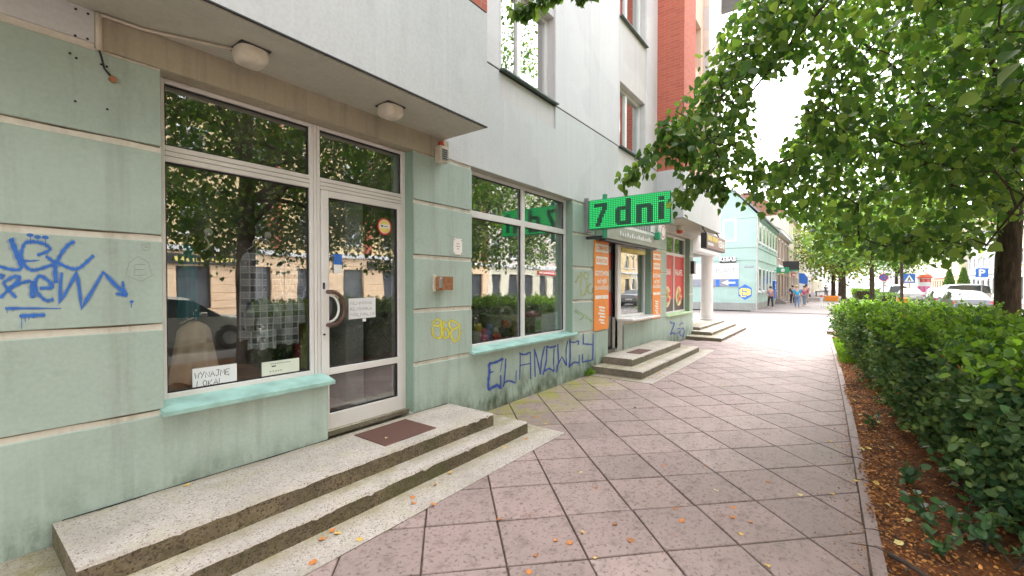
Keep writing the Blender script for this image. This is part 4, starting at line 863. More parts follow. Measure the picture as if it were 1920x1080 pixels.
def handwrite(e, word, x0, z0, cw_, ch, y, wd=.0045):
    m = MB()
    for k, ch_ in enumerate(word):
        for st in HAND[ch_]:
            P = [Vector((x0+k*cw_*1.22+u*cw_+rng.normal(0, cw_*.03), 0, z0+v*ch+rng.normal(0, ch*.03)+.06*ch*math.sin(k*2))) for u, v in st]; n = len(P); vs = []
            for i_, p in enumerate(P):
                d = P[min(i_+1, n-1)]-P[max(i_-1, 0)]; d.normalize(); vs += [(p.x-d.z*wd/2, y-.00001*len(m.v), p.z+d.x*wd/2), (p.x+d.z*wd/2, y-.00001*len(m.v), p.z-d.x*wd/2)]
            m.add(vs, [(2*q, 2*q+1, 2*q+3, 2*q+2) for q in range(n-1)])
    m.build('handwriting', M['ink'], e)
handwrite(e, 'WYNAJME', a.x+w_*.05, a.z+h_*.48, w_*.093, h_*.30, PY-.0006); handwrite(e, 'LOKAL', a.x+w_*.09, a.z+h_*.03, w_*.10, h_*.30, PY-.0006)
e, a, b = notice(491, 680, 561, 709, 'papery', 'cream paper slip standing beside the renting notice'); w_ = b.x-a.x; h_ = b.z-a.z
for k in range(10): MB().box(a.x+w_*(.22+.055*k), a.x+w_*(.255+.055*k), PY-.001, PY-.0004, a.z+h_*.80, a.z+h_*.86).build('print_mark', M['greytext'], e)
MB().box(a.x+w_*.25, a.x+w_*.36, PY-.001, PY-.0004, a.z+h_*.62, a.z+h_*.70).build('print_mark', M['ink'], e)
for k in range(5): MB().box(a.x+w_*(.2+.07*k), a.x+w_*(.235+.07*k), PY-.001, PY-.0004, a.z+h_*.30, a.z+h_*.38).build('print_mark', M['greytext'], e)
PY = FY+.010
e, a, b = notice(654, 560, 704, 599, 'paper', 'handwritten white paper taped to the door glass', .006); w_ = b.x-a.x; h_ = b.z-a.z
for k, t_ in enumerate(('NLMNWNA', 'KLNWAKA', 'NOLNALNM')): handwrite(e, t_, a.x+w_*.06, a.z+h_*(.70-.28*k), w_*(.095 if k < 2 else .10), h_*.15, PY-.0006, .003)
MB().box(a.x+w_*.5, a.x+w_*.63, PY-.0008, PY+.0005, a.z-h_*.15, a.z).build('tape', M['paper'], e)
e, a, b = notice(626, 476, 641, 512, 'whiteprint', 'narrow blue and white sticker on the door glass', 0, 'door_sticker'); MB().box(a.x, b.x, PY-.001, PY-.0003, a.z+(b.z-a.z)*.45, b.z).build('blue_field', M['blueprint'], e)
c = atY(721, 425, PY); e = empty('door_sticker', tuple(c), 'round red and yellow sticker on the door glass', 'sticker')
for r_, mm, dy in ((.088, 'redprint', 0), (.072, 'orangew', .0008), (.066, 'yellowprint', .0016)): MB().lathe([(r_, 0), (r_, .0006)], (c.x, PY-dy, c.z), 28, 'y').build('ring', M[mm], e)
MB().box(c.x-.058, c.x+.058, PY-.0026, PY-.002, c.z-.016, c.z+.022).build('band', M['whiteprint'], e); MB().box(c.x-.045, c.x-.02, PY-.0034, PY-.0028, c.z-.006, c.z+.014).build('mark', M['ink'], e); MB().box(c.x-.012, c.x+.045, PY-.0034, PY-.0028, c.z-.002, c.z+.008).build('mark', M['greytext'], e)

# ================================================================== GOODS IN THE WINDOWS
def garment(name, px0, px1, py0, py1, Y, mat, label, flare=.25, sleeves=True):
    a = atY(px0, py1, Y); b = atY(px1, py0, Y); cx = (a.x+b.x)/2; wd = (b.x-a.x)/2; h = b.z-a.z; e = empty(name, (cx, Y, a.z), label, 'garment'); m = MB(); nc, nr = 22, 14
    for sgn in (-1, 1):
        base = len(m.v)
        for r in range(nr+1):
            f = r/nr; hw = wd*(.30+.70*min(1, f*9)**.7)*(1-flare*(1-f)*.8)
            for c_ in range(nc+1):
                u = c_/nc*2-1; th = .05*(1-abs(u)**3)+.004; fold = .018*math.sin(u*9+f*2+cx*5)*f
                m.v.append((cx+u*hw, Y+sgn*th+fold, b.z-h*f+.012*math.sin(u*7)*f))
        for r in range(nr):
            for c_ in range(nc): q = base+r*(nc+1)+c_; m.f.append((q, q+1, q+nc+2, q+nc+1)); m.m.append(0)
    m.build('cloth', M[mat], e, smooth=True)
    if sleeves:
        for sg in (-1, 1): MB().tube([(cx+sg*wd*.55, Y, b.z-.05), (cx+sg*wd*.9, Y-.02, b.z-h*.3), (cx+sg*wd*1.0, Y-.02, b.z-h*.62)], [.06, .055, .05], 10).build('sleeve', M[mat], e, smooth=True)
    MB().tube([(cx-wd*.5, Y, b.z-.01), (cx, Y, b.z+.03), (cx, Y, b.z+.07), (cx+.02, Y, b.z+.09)], .005, 6).build('hanger', M['pvc'], e)
garment('hanging_dress', 449, 500, 470, 640, 3.98, 'plaid', 'dark plaid dress hanging at the left of the display', .1, False)
garment('hanging_shirt', 466, 518, 560, 655, 3.92, 'plaid', 'lighter plaid shirt hanging low in front', .05)
garment('hanging_shirt', 520, 560, 548, 645, 3.93, 'plaid', 'plaid shirt hanging nearest the shop door', .05)
garment('hanging_shirt', 520, 556, 490, 575, 4.03, 'plaid', 'plaid shirt with folded sleeve behind the low shirts', .05)
garment('hanging_dress', 330, 372, 460, 600, 4.0, 'teal', 'dark teal dress hanging far left in the display', .3, False)
garment('long_skirt', 312, 412, 600, 722, 3.94, 'beige', 'long beige skirt standing in the left of the display', .55, False)
garment('hanging_dress', 562, 578, 560, 690, 4.0, 'olive', 'olive green dress at the right edge of the display', .1, False)
garment('hanging_dress', 552, 563, 570, 690, 4.05, 'wine', 'wine red dress behind the olive one', .1, False)
for px, py, lab in ((391, 435, 'white suction hook on the glass above the beige skirt'), (502, 441, 'white suction hook with a hanger above the plaid shirts')):
    c = atY(px, py, FY+.046); e = empty('suction_hook', tuple(c), lab, 'hook'); MB().lathe([(.030, 0), (.020, .02)], (c.x, c.y, c.z), 14, 'y').build('cup', M['pvc'], e, smooth=True)
    MB().tube([(c.x, c.y+.03, c.z-.01), (c.x-.012, c.y+.03, c.z-.04), (c.x+.01, c.y+.03, c.z-.075), (c.x+.012, c.y+.03, c.z-.11), (c.x-.005, c.y+.03, c.z-.13)], .008, 6).build('hook', M['pvc'], e, smooth=True)
def blob(m, c, r, mi=0, n=10):
    prof = [(max(.001, r[0]*math.sin(math.pi*k/n)), -r[2]*math.cos(math.pi*k/n)) for k in range(n+1)]; m.lathe(prof, c, 12, 'z', mi)
def toy(px, py, Y, r, cols, label, kind='bear'):
    c = atY(px, py, Y); z0 = .872; e = empty('plush_toy', (c.x, Y, z0), label, 'toy', 'plush toys in the shop window'); A, B = M['plush_'+cols[0]], M['plush_'+cols[1]]
    m = MB(); blob(m, (c.x, Y, z0+r), (r, r, r)); m.build('body', A, e, smooth=True); m = MB(); blob(m, (c.x+r*.2, Y-r*.2, z0+r*2.25), (r*.75, r*.75, r*.7)); m.build('head', B, e, smooth=True)
    for s_ in (-1, 1):
        m = MB(); blob(m, (c.x+r*.2+s_*r*.6, Y-r*.1, z0+r*2.8), (r*.28, r*.28, r*.28), n=6); m.build('ear', B, e, smooth=True)
        MB().tube([(c.x+s_*r*.6, Y-r*.4, z0+r*.5), (c.x+s_*r*1.1, Y-r*1.0, z0+r*.3)], [r*.38, r*.3], 8).build('leg', A, e, smooth=True)
        MB().tube([(c.x+s_*r*.8, Y-r*.2, z0+r*1.4), (c.x+s_*r*1.2, Y-r*.7, z0+r*1.0)], [r*.3, r*.24], 8).build('arm', A, e, smooth=True)
MB().box(4.0, 6.8, 3.87, 4.75, .80, .868).build('display_ledge', M['roomfloor'], bld)
toy(893, 635, 3.97, .085, ('cream', 'yellow'), 'cream and yellow plush toy at the left end of the toy shop window'); toy(905, 640, 3.93, .062, ('pink', 'pink'), 'pink plush toy lying in front of the blue one')
toy(917, 632, 4.02, .075, ('blue', 'blue'), 'blue plush toy in the toy shop window'); toy(928, 632, 3.93, .055, ('red', 'cream'), 'small red and cream plush toy'); toy(945, 622, 4.0, .085, ('black', 'red'), 'black plush toy with a red head'); toy(963, 625, 4.08, .07, ('brown', 'brown'), 'brown plush toy beside the window post')
c = atY(945, 600, 4.35); e = empty('toy_stall', (c.x, 4.35, .868), 'small white toy cabinet with a curved top in the window', 'furniture')
MB().bbox(c.x-.20, c.x+.20, 4.2, 4.5, .868, 1.14, .01).build('cabinet', M['offwhite'], e); MB().bbox(c.x-.25, c.x+.25, 4.17, 4.53, 1.14, 1.17, .008).build('top', M['offwhite'], e)
MB().tube([(c.x+.15*math.cos(t_), 4.3, 1.17+.13*math.sin(t_)) for t_ in np.linspace(0, math.pi, 12)], .028, 8).build('arch', M['offwhite'], e, smooth=True)
c = atY(998, 610, 4.15); e = empty('toy_basket', (c.x, 4.15, .868), 'pale basket with a bright pink top in the window', 'basket')
MB().lathe([(.10, .868), (.14, 1.08), (.15, 1.12)], (c.x, 4.15, 0), 16).build('body', M['offwhite'], e, smooth=True); m = MB(); blob(m, (c.x, 4.15, 1.14), (.15, .15, .08)); m.build('filling', M['plush_pink'], e, smooth=True)
PY = FY+.046
e, a, b = notice(1016, 590, 1046, 624, 'paper', 'white paper sheet standing in the toy shop window', .02, 'paper_sheet')
e, a, b = notice(1004, 595, 1016, 622, 'papery', 'green printed card beside the white paper sheet', .0, 'paper_sheet'); MB().box(a.x+.02, b.x-.02, PY-.001, PY-.0003, a.z+.03, a.z+.18).build('picture', M['plush_green'], e)
c = atY(1036, 560, 4.6); e = empty('doll', (c.x, 4.6, .868), 'large doll with a teal cap at the right of the toy shop window', 'toy'); m = MB(); blob(m, (c.x, 4.6, 1.22), (.2, .2, .34)); m.build('body', M['plush_brown'], e, smooth=True); m = MB(); blob(m, (c.x, 4.55, 1.62), (.13, .13, .14)); m.build('head', M['plush_cream'], e, smooth=True); m = MB(); blob(m, (c.x, 4.55, 1.74), (.17, .17, .08)); m.build('cap', M['plush_teal'], e, smooth=True)
c = atY(1028, 465, 4.4); e = empty('bunting', tuple(c), 'bright pink paper decoration hanging in the toy shop window', 'decoration')
for k in range(5): MB().prism([(c.x-.10+.04*k, c.z+.22-.03*(k % 2)), (c.x-.05+.04*k, c.z+.25), (c.x-.06+.05*k, c.z-.25+.05*k)], 4.4+.01*k, 4.404+.01*k, 'y').build('strip', M['plush_pink'], e)
print('fixtures done', len(bpy.data.objects))
# ================================================================== VEGETATION
HEART = np.array([(0, 0, 0), (-.40, .10, .10), (-.43, .48, .12), (0, 1.0, -.06), (.43, .48, .12), (.40, .10, .10)])
OVAL = np.array([(0, 0, 0), (-.24, .28, .06), (-.22, .68, .05), (0, 1.0, -.05), (.22, .68, .05), (.24, .28, .06)])
LEAFQ = np.array([(0, 3, 2, 1), (0, 5, 4, 3)])
def leaf_arrays(C, axis, size, shape, flat=0.0):
    n = len(C); a = axis/np.linalg.norm(axis, axis=1, keepdims=True); r = rng.normal(size=(n, 3)); r[:, 2] += flat
    nn = r-(r*a).sum(1, keepdims=True)*a; nn /= np.linalg.norm(nn, axis=1, keepdims=True)+1e-9; s = np.cross(a, nn)
    L = shape[None]*size[:, None, None]
    V = C[:, None, :]+L[..., 0:1]*s[:, None]+L[..., 1:2]*a[:, None]+L[..., 2:3]*nn[:, None]
    F = (np.arange(n)*6)[:, None, None]+LEAFQ[None]
    return V.reshape(-1, 3), F.reshape(-1, 4)
def in_poly(x, y, poly):
    ins = np.zeros(x.shape, bool); n = len(poly)
    for i in range(n):
        x0, y0 = poly[i]; x1, y1 = poly[(i+1) % n]
        c = ((y0 > y) != (y1 > y)) & (x < (x1-x0)*(y-y0)/(y1-y0+1e-12)+x0); ins ^= c
    return ins
POLY_A = [(1425, -80), (1385, 10), (1345, 85), (1325, 140), (1292, 175), (1265, 210), (1252, 245), (1285, 275), (1310, 300), (1325, 335), (1345, 345), (1375, 330), (1392, 305), (1412, 300), (1418, 270), (1402, 225), (1405, 185), (1432, 150), (1490, 125), (1550, 95), (1580, -80)]
POLY_B = [(1565, -80), (1565, 85), (1525, 140), (1515, 185), (1500, 235), (1465, 285), (1440, 320), (1395, 360), (1385, 378), (1440, 392), (1475, 405), (1505, 425), (1530, 455), (1570, 470), (1650, 478), (1690, 490), (1720, 486), (1755, 478), (1772, 498), (1790, 488), (1830, 476), (1846, 482), (1862, 440), (1885, 425), (1930, 420), (2600, 420), (2600, -80)]
def sample_poly(poly, n):
    xs = [p[0] for p in poly]; ys = [p[1] for p in poly]; out = []
    while len(out) < n:
        x = rng.uniform(min(xs), min(1990, max(xs))); y = rng.uniform(max(-60, min(ys)), max(ys))
        if in_poly(np.array([x]), np.array([y]), poly)[0]: out.append((x, y))
    return out
cl0, cl1 = [], []
for x, y in sample_poly(POLY_A, 84):
    p = at_depth(x, y, rng.uniform(4.7, 6.6))
    if p.y < 2.75: cl0.append(p)
for x, y in sample_poly(POLY_B, 500):
    t = rng.uniform(4.4, 10.8); p = at_depth(x, y, t)
    if p.y < 2.7 and p.z > 2.05: (cl0 if t < 5.6 else cl1).append(p)
def outside(center, rad, n, lst):
    k = 0
    while k < n:
        d = rng.normal(size=3); d /= np.linalg.norm(d); q = rng.uniform(.35, 1)**.5; p = np.array(center)+d*q*np.array(rad)
        if p[2] < 2.3 or p[1] > 2.6 or np.linalg.norm(p-np.array((0, 0, CAM_H))) < 3.4: continue
        x, y, F = project(p[None])
        if F[0] > .1 and -120 < x[0] < 2020 and -70 < y[0] < 1150: continue
        lst.append(Vector(p)); k += 1
outside((4.3, -2.7, 5.4), (4.7, 3.2, 3.2), 950, cl0); outside((10.2, -2.0, 6.2), (4.8, 4.4, 4.0), 240, cl1)
def big_tree(loc, trunk_r, clusters, label, sprigs=(), per=50):
    e = empty('linden_tree', loc, label, 'tree', 'linden trees in the planting bed'); x, y, z = loc; P = [Vector(c) for c in clusters]
    top = Vector((x, y-.1, 8.5)); m = MB()
    trunk = [Vector((x, y, -.1)), Vector((x, y, .15)), Vector((x+.01, y, .8)), Vector((x-.02, y+.02, 1.8)), Vector((x+.02, y-.01, 2.8)), Vector((x, y+.05, 4.2)), Vector((x+.1, y-.05, 6.0)), top]
    m.tube(trunk, [trunk_r*k for k in (1.5, 1.22, 1.05, 1.0, .95, .75, .45, .12)], 14)
    nodes = []                                             # limb sample points
    for i in range(13):
        tgt = P[int(i*len(P)/13)]; s = trunk[4].lerp(trunk[6], (i % 5)/5); mid = s.lerp(tgt, .5)+Vector((0, 0, 1.6 if tgt.y > .3 and tgt.z < 6 else .5)); pts = smooth_line([s, s.lerp(mid, .6)+Vector((0, 0, .15)), mid, tgt], 4)
        m.tube(pts, [trunk_r*.34*(1-.88*k/(len(pts)-1)) for k in range(len(pts))], 7, cap=False); nodes += pts[3:]
    nodes += trunk[4:]; NA = np.array([tuple(q) for q in nodes])
    order = sorted(P, key=lambda c: float(((NA-np.array(c))**2).sum(1).min())); ND = [np.array(q) for q in nodes]
    for c in order:                                        # every twig grows from the nearest wood already there
        K = np.array(ND); k = int(np.argmin(((K-np.array(c))**2).sum(1))); s = Vector(ND[k]); ln_ = (c-s).length
        q_ = np.array([tuple(s.lerp(c, f_)) for f_ in (.3, .65, 1.0)]); tx, ty, tF = project(q_); bad = (tF > .1) & (tx > 0) & (tx < 1920) & (ty > 0) & (ty < 1080) & ~in_poly(tx, ty, POLY_A) & ~in_poly(tx, ty, POLY_B)
        if ln_ < 1.5 and not bad.any():
            j = Vector(rng.normal(0, .10*ln_, 3)); q1 = s.lerp(c, .35)+Vector((0, 0, .10*ln_))+j; q2 = s.lerp(c, .7)+Vector((0, 0, .08*ln_))-j; m.tube([s, q1, q2, c], [.011, .009, .006, .003], 4, cap=False); ND += [np.array(q1), np.array(q2)]
        ND.append(np.array(c))
    C = []; A = []; Z = []
    for c in P:
        n = int(per*rng.uniform(.6, 1.35)); sg = rng.uniform(.17, .33); q = rng.normal(size=(n, 3))*np.array((sg, sg, sg*.75)); q[:, 2] -= .35*np.abs(q[:, 0])*0
        C.append(np.array(c)+q); a = q*.7+rng.normal(size=(n, 3))*.28; a[:, 2] -= .42; A.append(a); Z.append(rng.uniform(.045, .12, n))
    nb = sum(len(q) for q in C)
    for pts, dep, sg in sprigs:
        W = [at_depth(px, py, dep) for px, py in pts]; W = smooth_line(W, 8); m.tube(W, [.007*(1-.7*k/len(W)) for k in range(len(W))], 5, cap=False)
        for k, c in enumerate(W):
            n = 5; q = rng.normal(size=(n, 3))*sg; C.append(np.array(c)+q-np.array((0, 0, .03))); a = q*4+rng.normal(size=(n, 3))*.3; a[:, 2] -= .8; A.append(a); Z.append(rng.uniform(.07, .105, n))
    m.build('trunk', M['bark'], e, smooth=True); C, A, Z = np.concatenate(C), np.concatenate(A), np.concatenate(Z)
    px, py, F_ = project(C); inside = (F_ > .1) & (px > -80) & (px < 1960) & (py > -40) & (py < 1100); jx, jy = px+rng.normal(0, 9, len(px)), py+rng.normal(0, 9, len(px))
    keep = ~inside | in_poly(jx, jy, POLY_A) | in_poly(jx, jy, POLY_B); keep[nb:] = True; C, A, Z = C[keep], A[keep], Z[keep]
    V, F = leaf_arrays(C, A, Z, HEART, .9)
    o = link('crown', numpy_mesh('crown', V, F, M['lime']), e); return e
SPR = [([(1268, 215), (1245, 250), (1215, 290), (1192, 318), (1178, 335)], 5.1, .055), ([(1290, 270), (1262, 258), (1248, 245)], 5.2, .07), ([(1330, 320), (1310, 335), (1290, 355), (1272, 374)], 5.2, .06), ([(1345, 330), (1350, 350), (1347, 365)], 5.4, .06),
       ([(1150, -70), (1090, -40), (1035, -14), (990, 6), (968, 16)], 4.2, .028), ([(1160, -70), (1115, -30), (1085, -10)], 4.4, .025), ([(1400, 300), (1420, 318), (1395, 335)], 5.6, .07), ([(1300, 230), (1265, 280), (1290, 300)], 5.3, .07)]
big_tree((3.95, -2.2, 0), .17, cl0, 'large linden tree whose branches hang over the pavement by the shops', SPR)
big_tree((10.2, -2.2, 0), .145, cl1, 'linden tree with a bare brown trunk rising behind the hedge')
def far_tree(loc, h0, h1, rad, r, n, label, mat='limefar', leaf=.24, group='street trees beyond the crossing'):
    e = empty('street_tree', loc, label, 'tree', group); x, y, z = loc; m = MB()
    m.tube([(x, y, -.1), (x, y, .3), (x+.04, y, h0*.6), (x, y+.03, h0), (x+.1, y, (h0+h1)/2), (x, y, h1*.95)], [r*1.25, r, r*.95, r*.85, r*.5, r*.1], 9)
    cz = (h0+h1)/2; hz = (h1-h0)/2; nc = max(30, n//50); C = []
    while len(C) < nc:
        d = rng.normal(size=3); d /= np.linalg.norm(d); C.append(np.array((x, y, cz))+d*rng.uniform(.35, 1.0)*np.array((rad, rad, hz)))
    for c in C[::max(1, nc//16)]: m.tube([(x, y, h0+.2*(c[2]-h0)), ((x+c[0])/2, (y+c[1])/2, (h0+c[2])/2+.3), tuple(c)], [r*.35, r*.2, .02], 5, cap=False)
    m.build('trunk', M['bark'], e, smooth=True); C = np.array(C); k = rng.integers(0, nc, n); q = rng.normal(size=(n, 3))*rad*.15; P = C[k]+q; a = q+rng.normal(size=(n, 3))*.4; a[:, 2] -= .4
    V, F = leaf_arrays(P, a, rng.uniform(.6, 1.2, n)*leaf, HEART, .8); link('crown', numpy_mesh('crown', V, F, M[mat]), e); return e
far_tree((34.8, -3.2, 0), 3.0, 7.2, 2.6, .085, 3600, 'young tree with a thin reddish trunk behind the orange bin', leaf=.17)
far_tree((42, -2.2, 0), 2.9, 9.0, 4.2, .16, 5200, 'street tree with a grey trunk behind the no stopping sign')
far_tree((60, -.75, 0), 2.9, 10.0, 4.6, .22, 5200, 'thick trunked street tree beside the orange planter')
far_tree((70, .2, 0), 2.8, 10.0, 4.6, .24, 4200, 'yellowing street tree farthest down the pavement', 'limeyellow', .3)
far_tree((86, -.6, 0), 2.8, 11.0, 5.0, .24, 3000, 'dark street tree behind the yellowing one', 'lime', .34)
far_tree((100, -8.5, 0), 3.0, 12.0, 5.0, .24, 2600, 'broad tree standing far down the road', 'limefar', .36)
# reflected side of the street: trees behind the photographer
far_tree((-4.5, -2.4, 0), 2.6, 9.5, 3.6, .17, 5200, 'linden tree standing behind the photographer', 'lime', .14, 'linden trees behind the photographer')
# thujas by the far wall
for i, (x, y, h) in enumerate(((84, -12.6, 3.6), (84, -14.0, 3.8))):
    e = empty('thuja', (x, y, 0), ('left' if i == 0 else 'right')+' one of two cone shaped thujas behind the parked van', 'shrub', 'thujas behind the van'); n = 1600; z = rng.uniform(0, 1, n)**1.3; an = rng.uniform(0, 2*np.pi, n); rr = (1-z)*.85*rng.uniform(.8, 1.05, n)+.05
    P = np.stack([x+rr*np.cos(an), y+rr*np.sin(an), .1+z*h], 1); a = np.stack([np.cos(an)*.4, np.sin(an)*.4, np.ones(n)], 1); V, F = leaf_arrays(P, a, rng.uniform(.2, .35, n), OVAL)
    MB().tube([(x, y, -.1), (x, y, h*.9)], [.08, .02], 6).build('trunk', M['bark'], e); link('foliage', numpy_mesh('foliage', V, F, M['thuja']), e)
# ------------------------------------------------------------------ hedge along the pavement
HX = np.array([.5, 2.5, 3.9, 4.7, 6.3, 9.2, 12, 14.6]); HY = np.array([-1.5, -1.4, -1.04, -.92, -.75, -.60, -.52, -.50])
hd = empty('hedge', (7.5, -1.6, 0), 'long dense green hedge along the right side of the pavement', 'hedge')
def hedge_leaves(n, part):
    x = rng.uniform(3.9, 14.7, n*2)
    w_ = np.clip(1.4-x*.07, .35, 1.4); x = x[rng.uniform(0, 1.4, n*2) < w_][:n]; n = len(x); yf = np.interp(x, HX, HY); bulge = .11*np.sin(x*2.1)+.08*np.sin(x*5.3+1)+.05*np.sin(x*11)
    yb = -1.95+.08*np.sin(x*1.7); top = 1.14+.05*np.sin(x*1.3+.5)+.035*np.sin(x*4.7)+.02*np.sin(x*13)
    dep = rng.exponential(.11, n)
    if part == 'front':
        f = rng.uniform(.03, 1, n)**.85; lean = (.10+.30*np.clip((x-9)/4, 0, 1))*np.sin(np.clip(f*1.15, 0, 1)*math.pi*.62)-.15*np.clip(.35-f, 0, 1); y = yf+bulge*(.4+.6*f)+lean-dep*1.2+rng.normal(0, .05, n); z = f*top+.05*np.sin(x*9+f*9)
    elif part == 'top':
        y = yb+(yf+bulge+.32*np.clip((x-9)/4, 0, 1)-yb)*rng.uniform(0, 1, n); z = top-dep*.7+.03*np.sin(y*6+x*3)+.02*np.sin(y*15)+rng.normal(0, .018, n)
    elif part == 'back': y = yb+dep; z = rng.uniform(.1, 1, n)*top
    else: x = 14.75+.08*np.sin(rng.uniform(0, 9, n))-dep; y = yb+(yf-yb)*rng.uniform(0, 1, n); z = rng.uniform(.06, 1, n)*1.12
    return np.stack([x, y, np.maximum(z, .05)], 1)
parts = [hedge_leaves(36000, 'front'), hedge_leaves(26000, 'top'), hedge_leaves(6000, 'back'), hedge_leaves(4500, 'end')]
outs = [(-.1, .8, .35), (0, .1, .9), (0, -.9, .2), (.9, .2, .3)]
def shoots(kind, n, out):                                  # young shoots pushing out of the clipped mass
    B = hedge_leaves(n, kind); n = len(B); per = 16; d = np.array(out)*.8+rng.normal(size=(n, 3))*.5; d[:, 2] += .25; d /= np.linalg.norm(d, axis=1, keepdims=True)
    f = np.linspace(.05, 1, per); L = rng.uniform(.10, .26, n); P_ = B[:, None]+d[:, None]*(f[None, :, None]*L[:, None, None]) + rng.normal(0, .012, (n, per, 3)); a_ = d[:, None]*.5+rng.normal(size=(n, per, 3))*.7
    return P_.reshape(-1, 3), a_.reshape(-1, 3)
P = np.concatenate(parts); a = np.concatenate([np.tile(v, (len(q), 1)) for v, q in zip(outs, parts)])*.55+rng.normal(size=(len(P), 3))*.55
for kind, n_, o_ in (('front', 2300, outs[0]), ('top', 1500, outs[1]), ('end', 200, outs[3])):
    p_, a_ = shoots(kind, n_, o_); P = np.concatenate([P, p_]); a = np.concatenate([a, a_])
P[:, 2] = np.maximum(P[:, 2], .05); n = len(P); sz = rng.uniform(.030, .058, n)*(1+.28*np.clip((7.5-P[:, 0])/3.5, 0, 1))
V, F = leaf_arrays(P, a, sz, OVAL*np.array((1.35, 1, 1)), .5); topz = 1.14-.02; fresh_lit = (P[:, 2] > 1.05) & (rng.uniform(0, 1, n) < .75)  # new growth, with sky light on the top put into the leaf colour
link('foliage', numpy_mesh('foliage', V, F, [M['hedge'], M['hedgetop'], M['fallen'], M['plantleaf']], np.repeat(np.where(rng.uniform(0, 1, n) < .005, 2, np.where(fresh_lit, 1, np.where(rng.uniform(0, 1, n) < .3, 3, 0))), 2)), hd)
m = MB()
for k in range(330):
    x = rng.uniform(3.95, 14.5); yf = float(np.interp(x, HX, HY)); y = rng.uniform(-1.85, yf-.12); dx, dy = rng.normal(0, .12, 2); h = rng.uniform(.5, 1.05)
    m.tube([(x, y, -.05), (x+dx*.5, y+dy*.5, h*.5), (x+dx, min(y+dy+.05, yf), h)], [.012, .008, .004], 5, cap=False)
m.build('stems', M['stem'], hd, kind='stuff')
# loose leafy shoots at the foot of the hedge
PL = [(1745, 985, .20, 34), (1800, 1000, .26, 44), (1850, 1035, .30, 52), (1895, 1000, .34, 56), (1905, 1075, .30, 50), (1700, 905, .16, 26), (1830, 950, .34, 56), (1768, 1040, .16, 22), (1640, 800, .16, 26), (1790, 905, .30, 48), (1880, 930, .36, 60)]
LBL = ['low leafy shoot on the leaf litter beside the fallen stick', 'leafy shoot spreading over the litter at the hedge foot', 'broad leaved shoot nearest the lower right corner', 'tall leafy shoot at the right edge of the picture', 'leafy shoot cut by the lower right corner', 'small leafy shoot at the hedge foot by the kerb', 'leafy shoot arching from the hedge over the litter', 'tiny leafy shoot above the fallen stick', 'small shoot farthest up the hedge foot', 'leafy shoot in the shade of the hedge', 'tall shoot leaning out of the hedge at the right']
for (px, py, h, nl), lb in zip(PL, LBL):
    c = atZ(px, py, 0); c.z = soil_z(c.x, c.y); e = empty('leafy_shoot', tuple(c), lb, 'plant', 'shoots at the foot of the hedge'); m = MB(); C, A = [], []
    for s_ in range(5):
        an = rng.uniform(0, 6.28); tip = c+Vector((math.cos(an)*h*.7, math.sin(an)*h*.7, h*rng.uniform(.7, 1.2))); mid = c.lerp(tip, .5)+Vector((0, 0, h*.15)); pts = smooth_line([c, mid, tip], 4); m.tube(pts, [.005*(1-.6*k/len(pts)) for k in range(len(pts))], 5, cap=False)
        for k in range(nl//5):
            q = pts[min(len(pts)-1, 2+k % (len(pts)-2))]; C.append(np.array(q)); a_ = rng.normal(size=3)*.7+np.array((math.cos(an)*.4, math.sin(an)*.4, .1)); A.append(a_)
    m.build('stem', M['stem'], e); V, F = leaf_arrays(np.array(C), np.array(A), rng.uniform(.05, .085, len(C)), OVAL*np.array((1.3, 1, 1)), 1.5); link('leaves', numpy_mesh('leaves', V, F, M['plantleaf']), e)
# far trimmed hedges and shrubs
def far_hedge(x0, x1, y0, y1, h, n, label, mat='hedgetop', size=.13):
    e = empty('hedge', ((x0+x1)/2, (y0+y1)/2, 0), label, 'hedge'); P = np.stack([rng.uniform(x0, x1, n), rng.uniform(y0, y1, n), h*rng.uniform(.1, 1, n)**.5], 1); a = rng.normal(size=(n, 3)); a[:, 2] += .6
    V, F = leaf_arrays(P, a, rng.uniform(.7, 1.3, n)*size, OVAL*1.2, .6); link('foliage', numpy_mesh('foliage', V, F, M[mat]), e); MB().box(x0+.2, x1-.2, y0+.2, y1-.2, 0, h-.15).build('branches', M['stem'], e)
far_hedge(64, 80, -4.2, -1.8, 1.15, 3600, 'bright yellow green trimmed hedge beyond the crossing'); far_hedge(47, 58, -4.2, -2.9, .95, 2600, 'dark low hedge behind the traffic signs', 'hedge'); far_hedge(78, 110, -15.6, -14.6, 1.2, 3600, 'low hedge in front of the far cream houses', 'hedge')
# ------------------------------------------------------------------ grass
n = 9000; gx_ = rng.uniform(11.6, 16.4, n); gy_ = yk(gx_)-.09-rng.uniform(0, 1.0, n); P = np.stack([gx_, gy_, np.full(n, .0)], 1); a = rng.normal(size=(n, 3))*.35; a[:, 2] = 1
V, F = leaf_arrays(P, a, rng.uniform(.04, .10, n), OVAL*np.array((.35, 1, 1))); tag(link('grass', numpy_mesh('grass', V, F, M['grass'])), 'bright green grass patch at the far end of the bed', 'grass', kind='stuff')
tag(MB().box(15.6, 19.5, -3.1, .04, -.2, -.005).build('grass_bed', M['soil']), kind='structure')
for px, py, lb in ((1102, 703, 'tuft of grass at the wall beside the mossy steps'),):
    c = atZ(px, py, 0); c.y = min(c.y, 3.63); n = 70; P = np.array(c)+rng.normal(size=(n, 3))*np.array((.05, .02, 0)); a = rng.normal(size=(n, 3))*.45; a[:, 2] = 1; a[:, 1] -= .3; V, F = leaf_arrays(P, a, rng.uniform(.08, .17, n), OVAL*np.array((.22, 1, 1)))
    tag(link('grass_tuft', numpy_mesh('grass_tuft', V, F, M['grass'])), lb, 'grass')
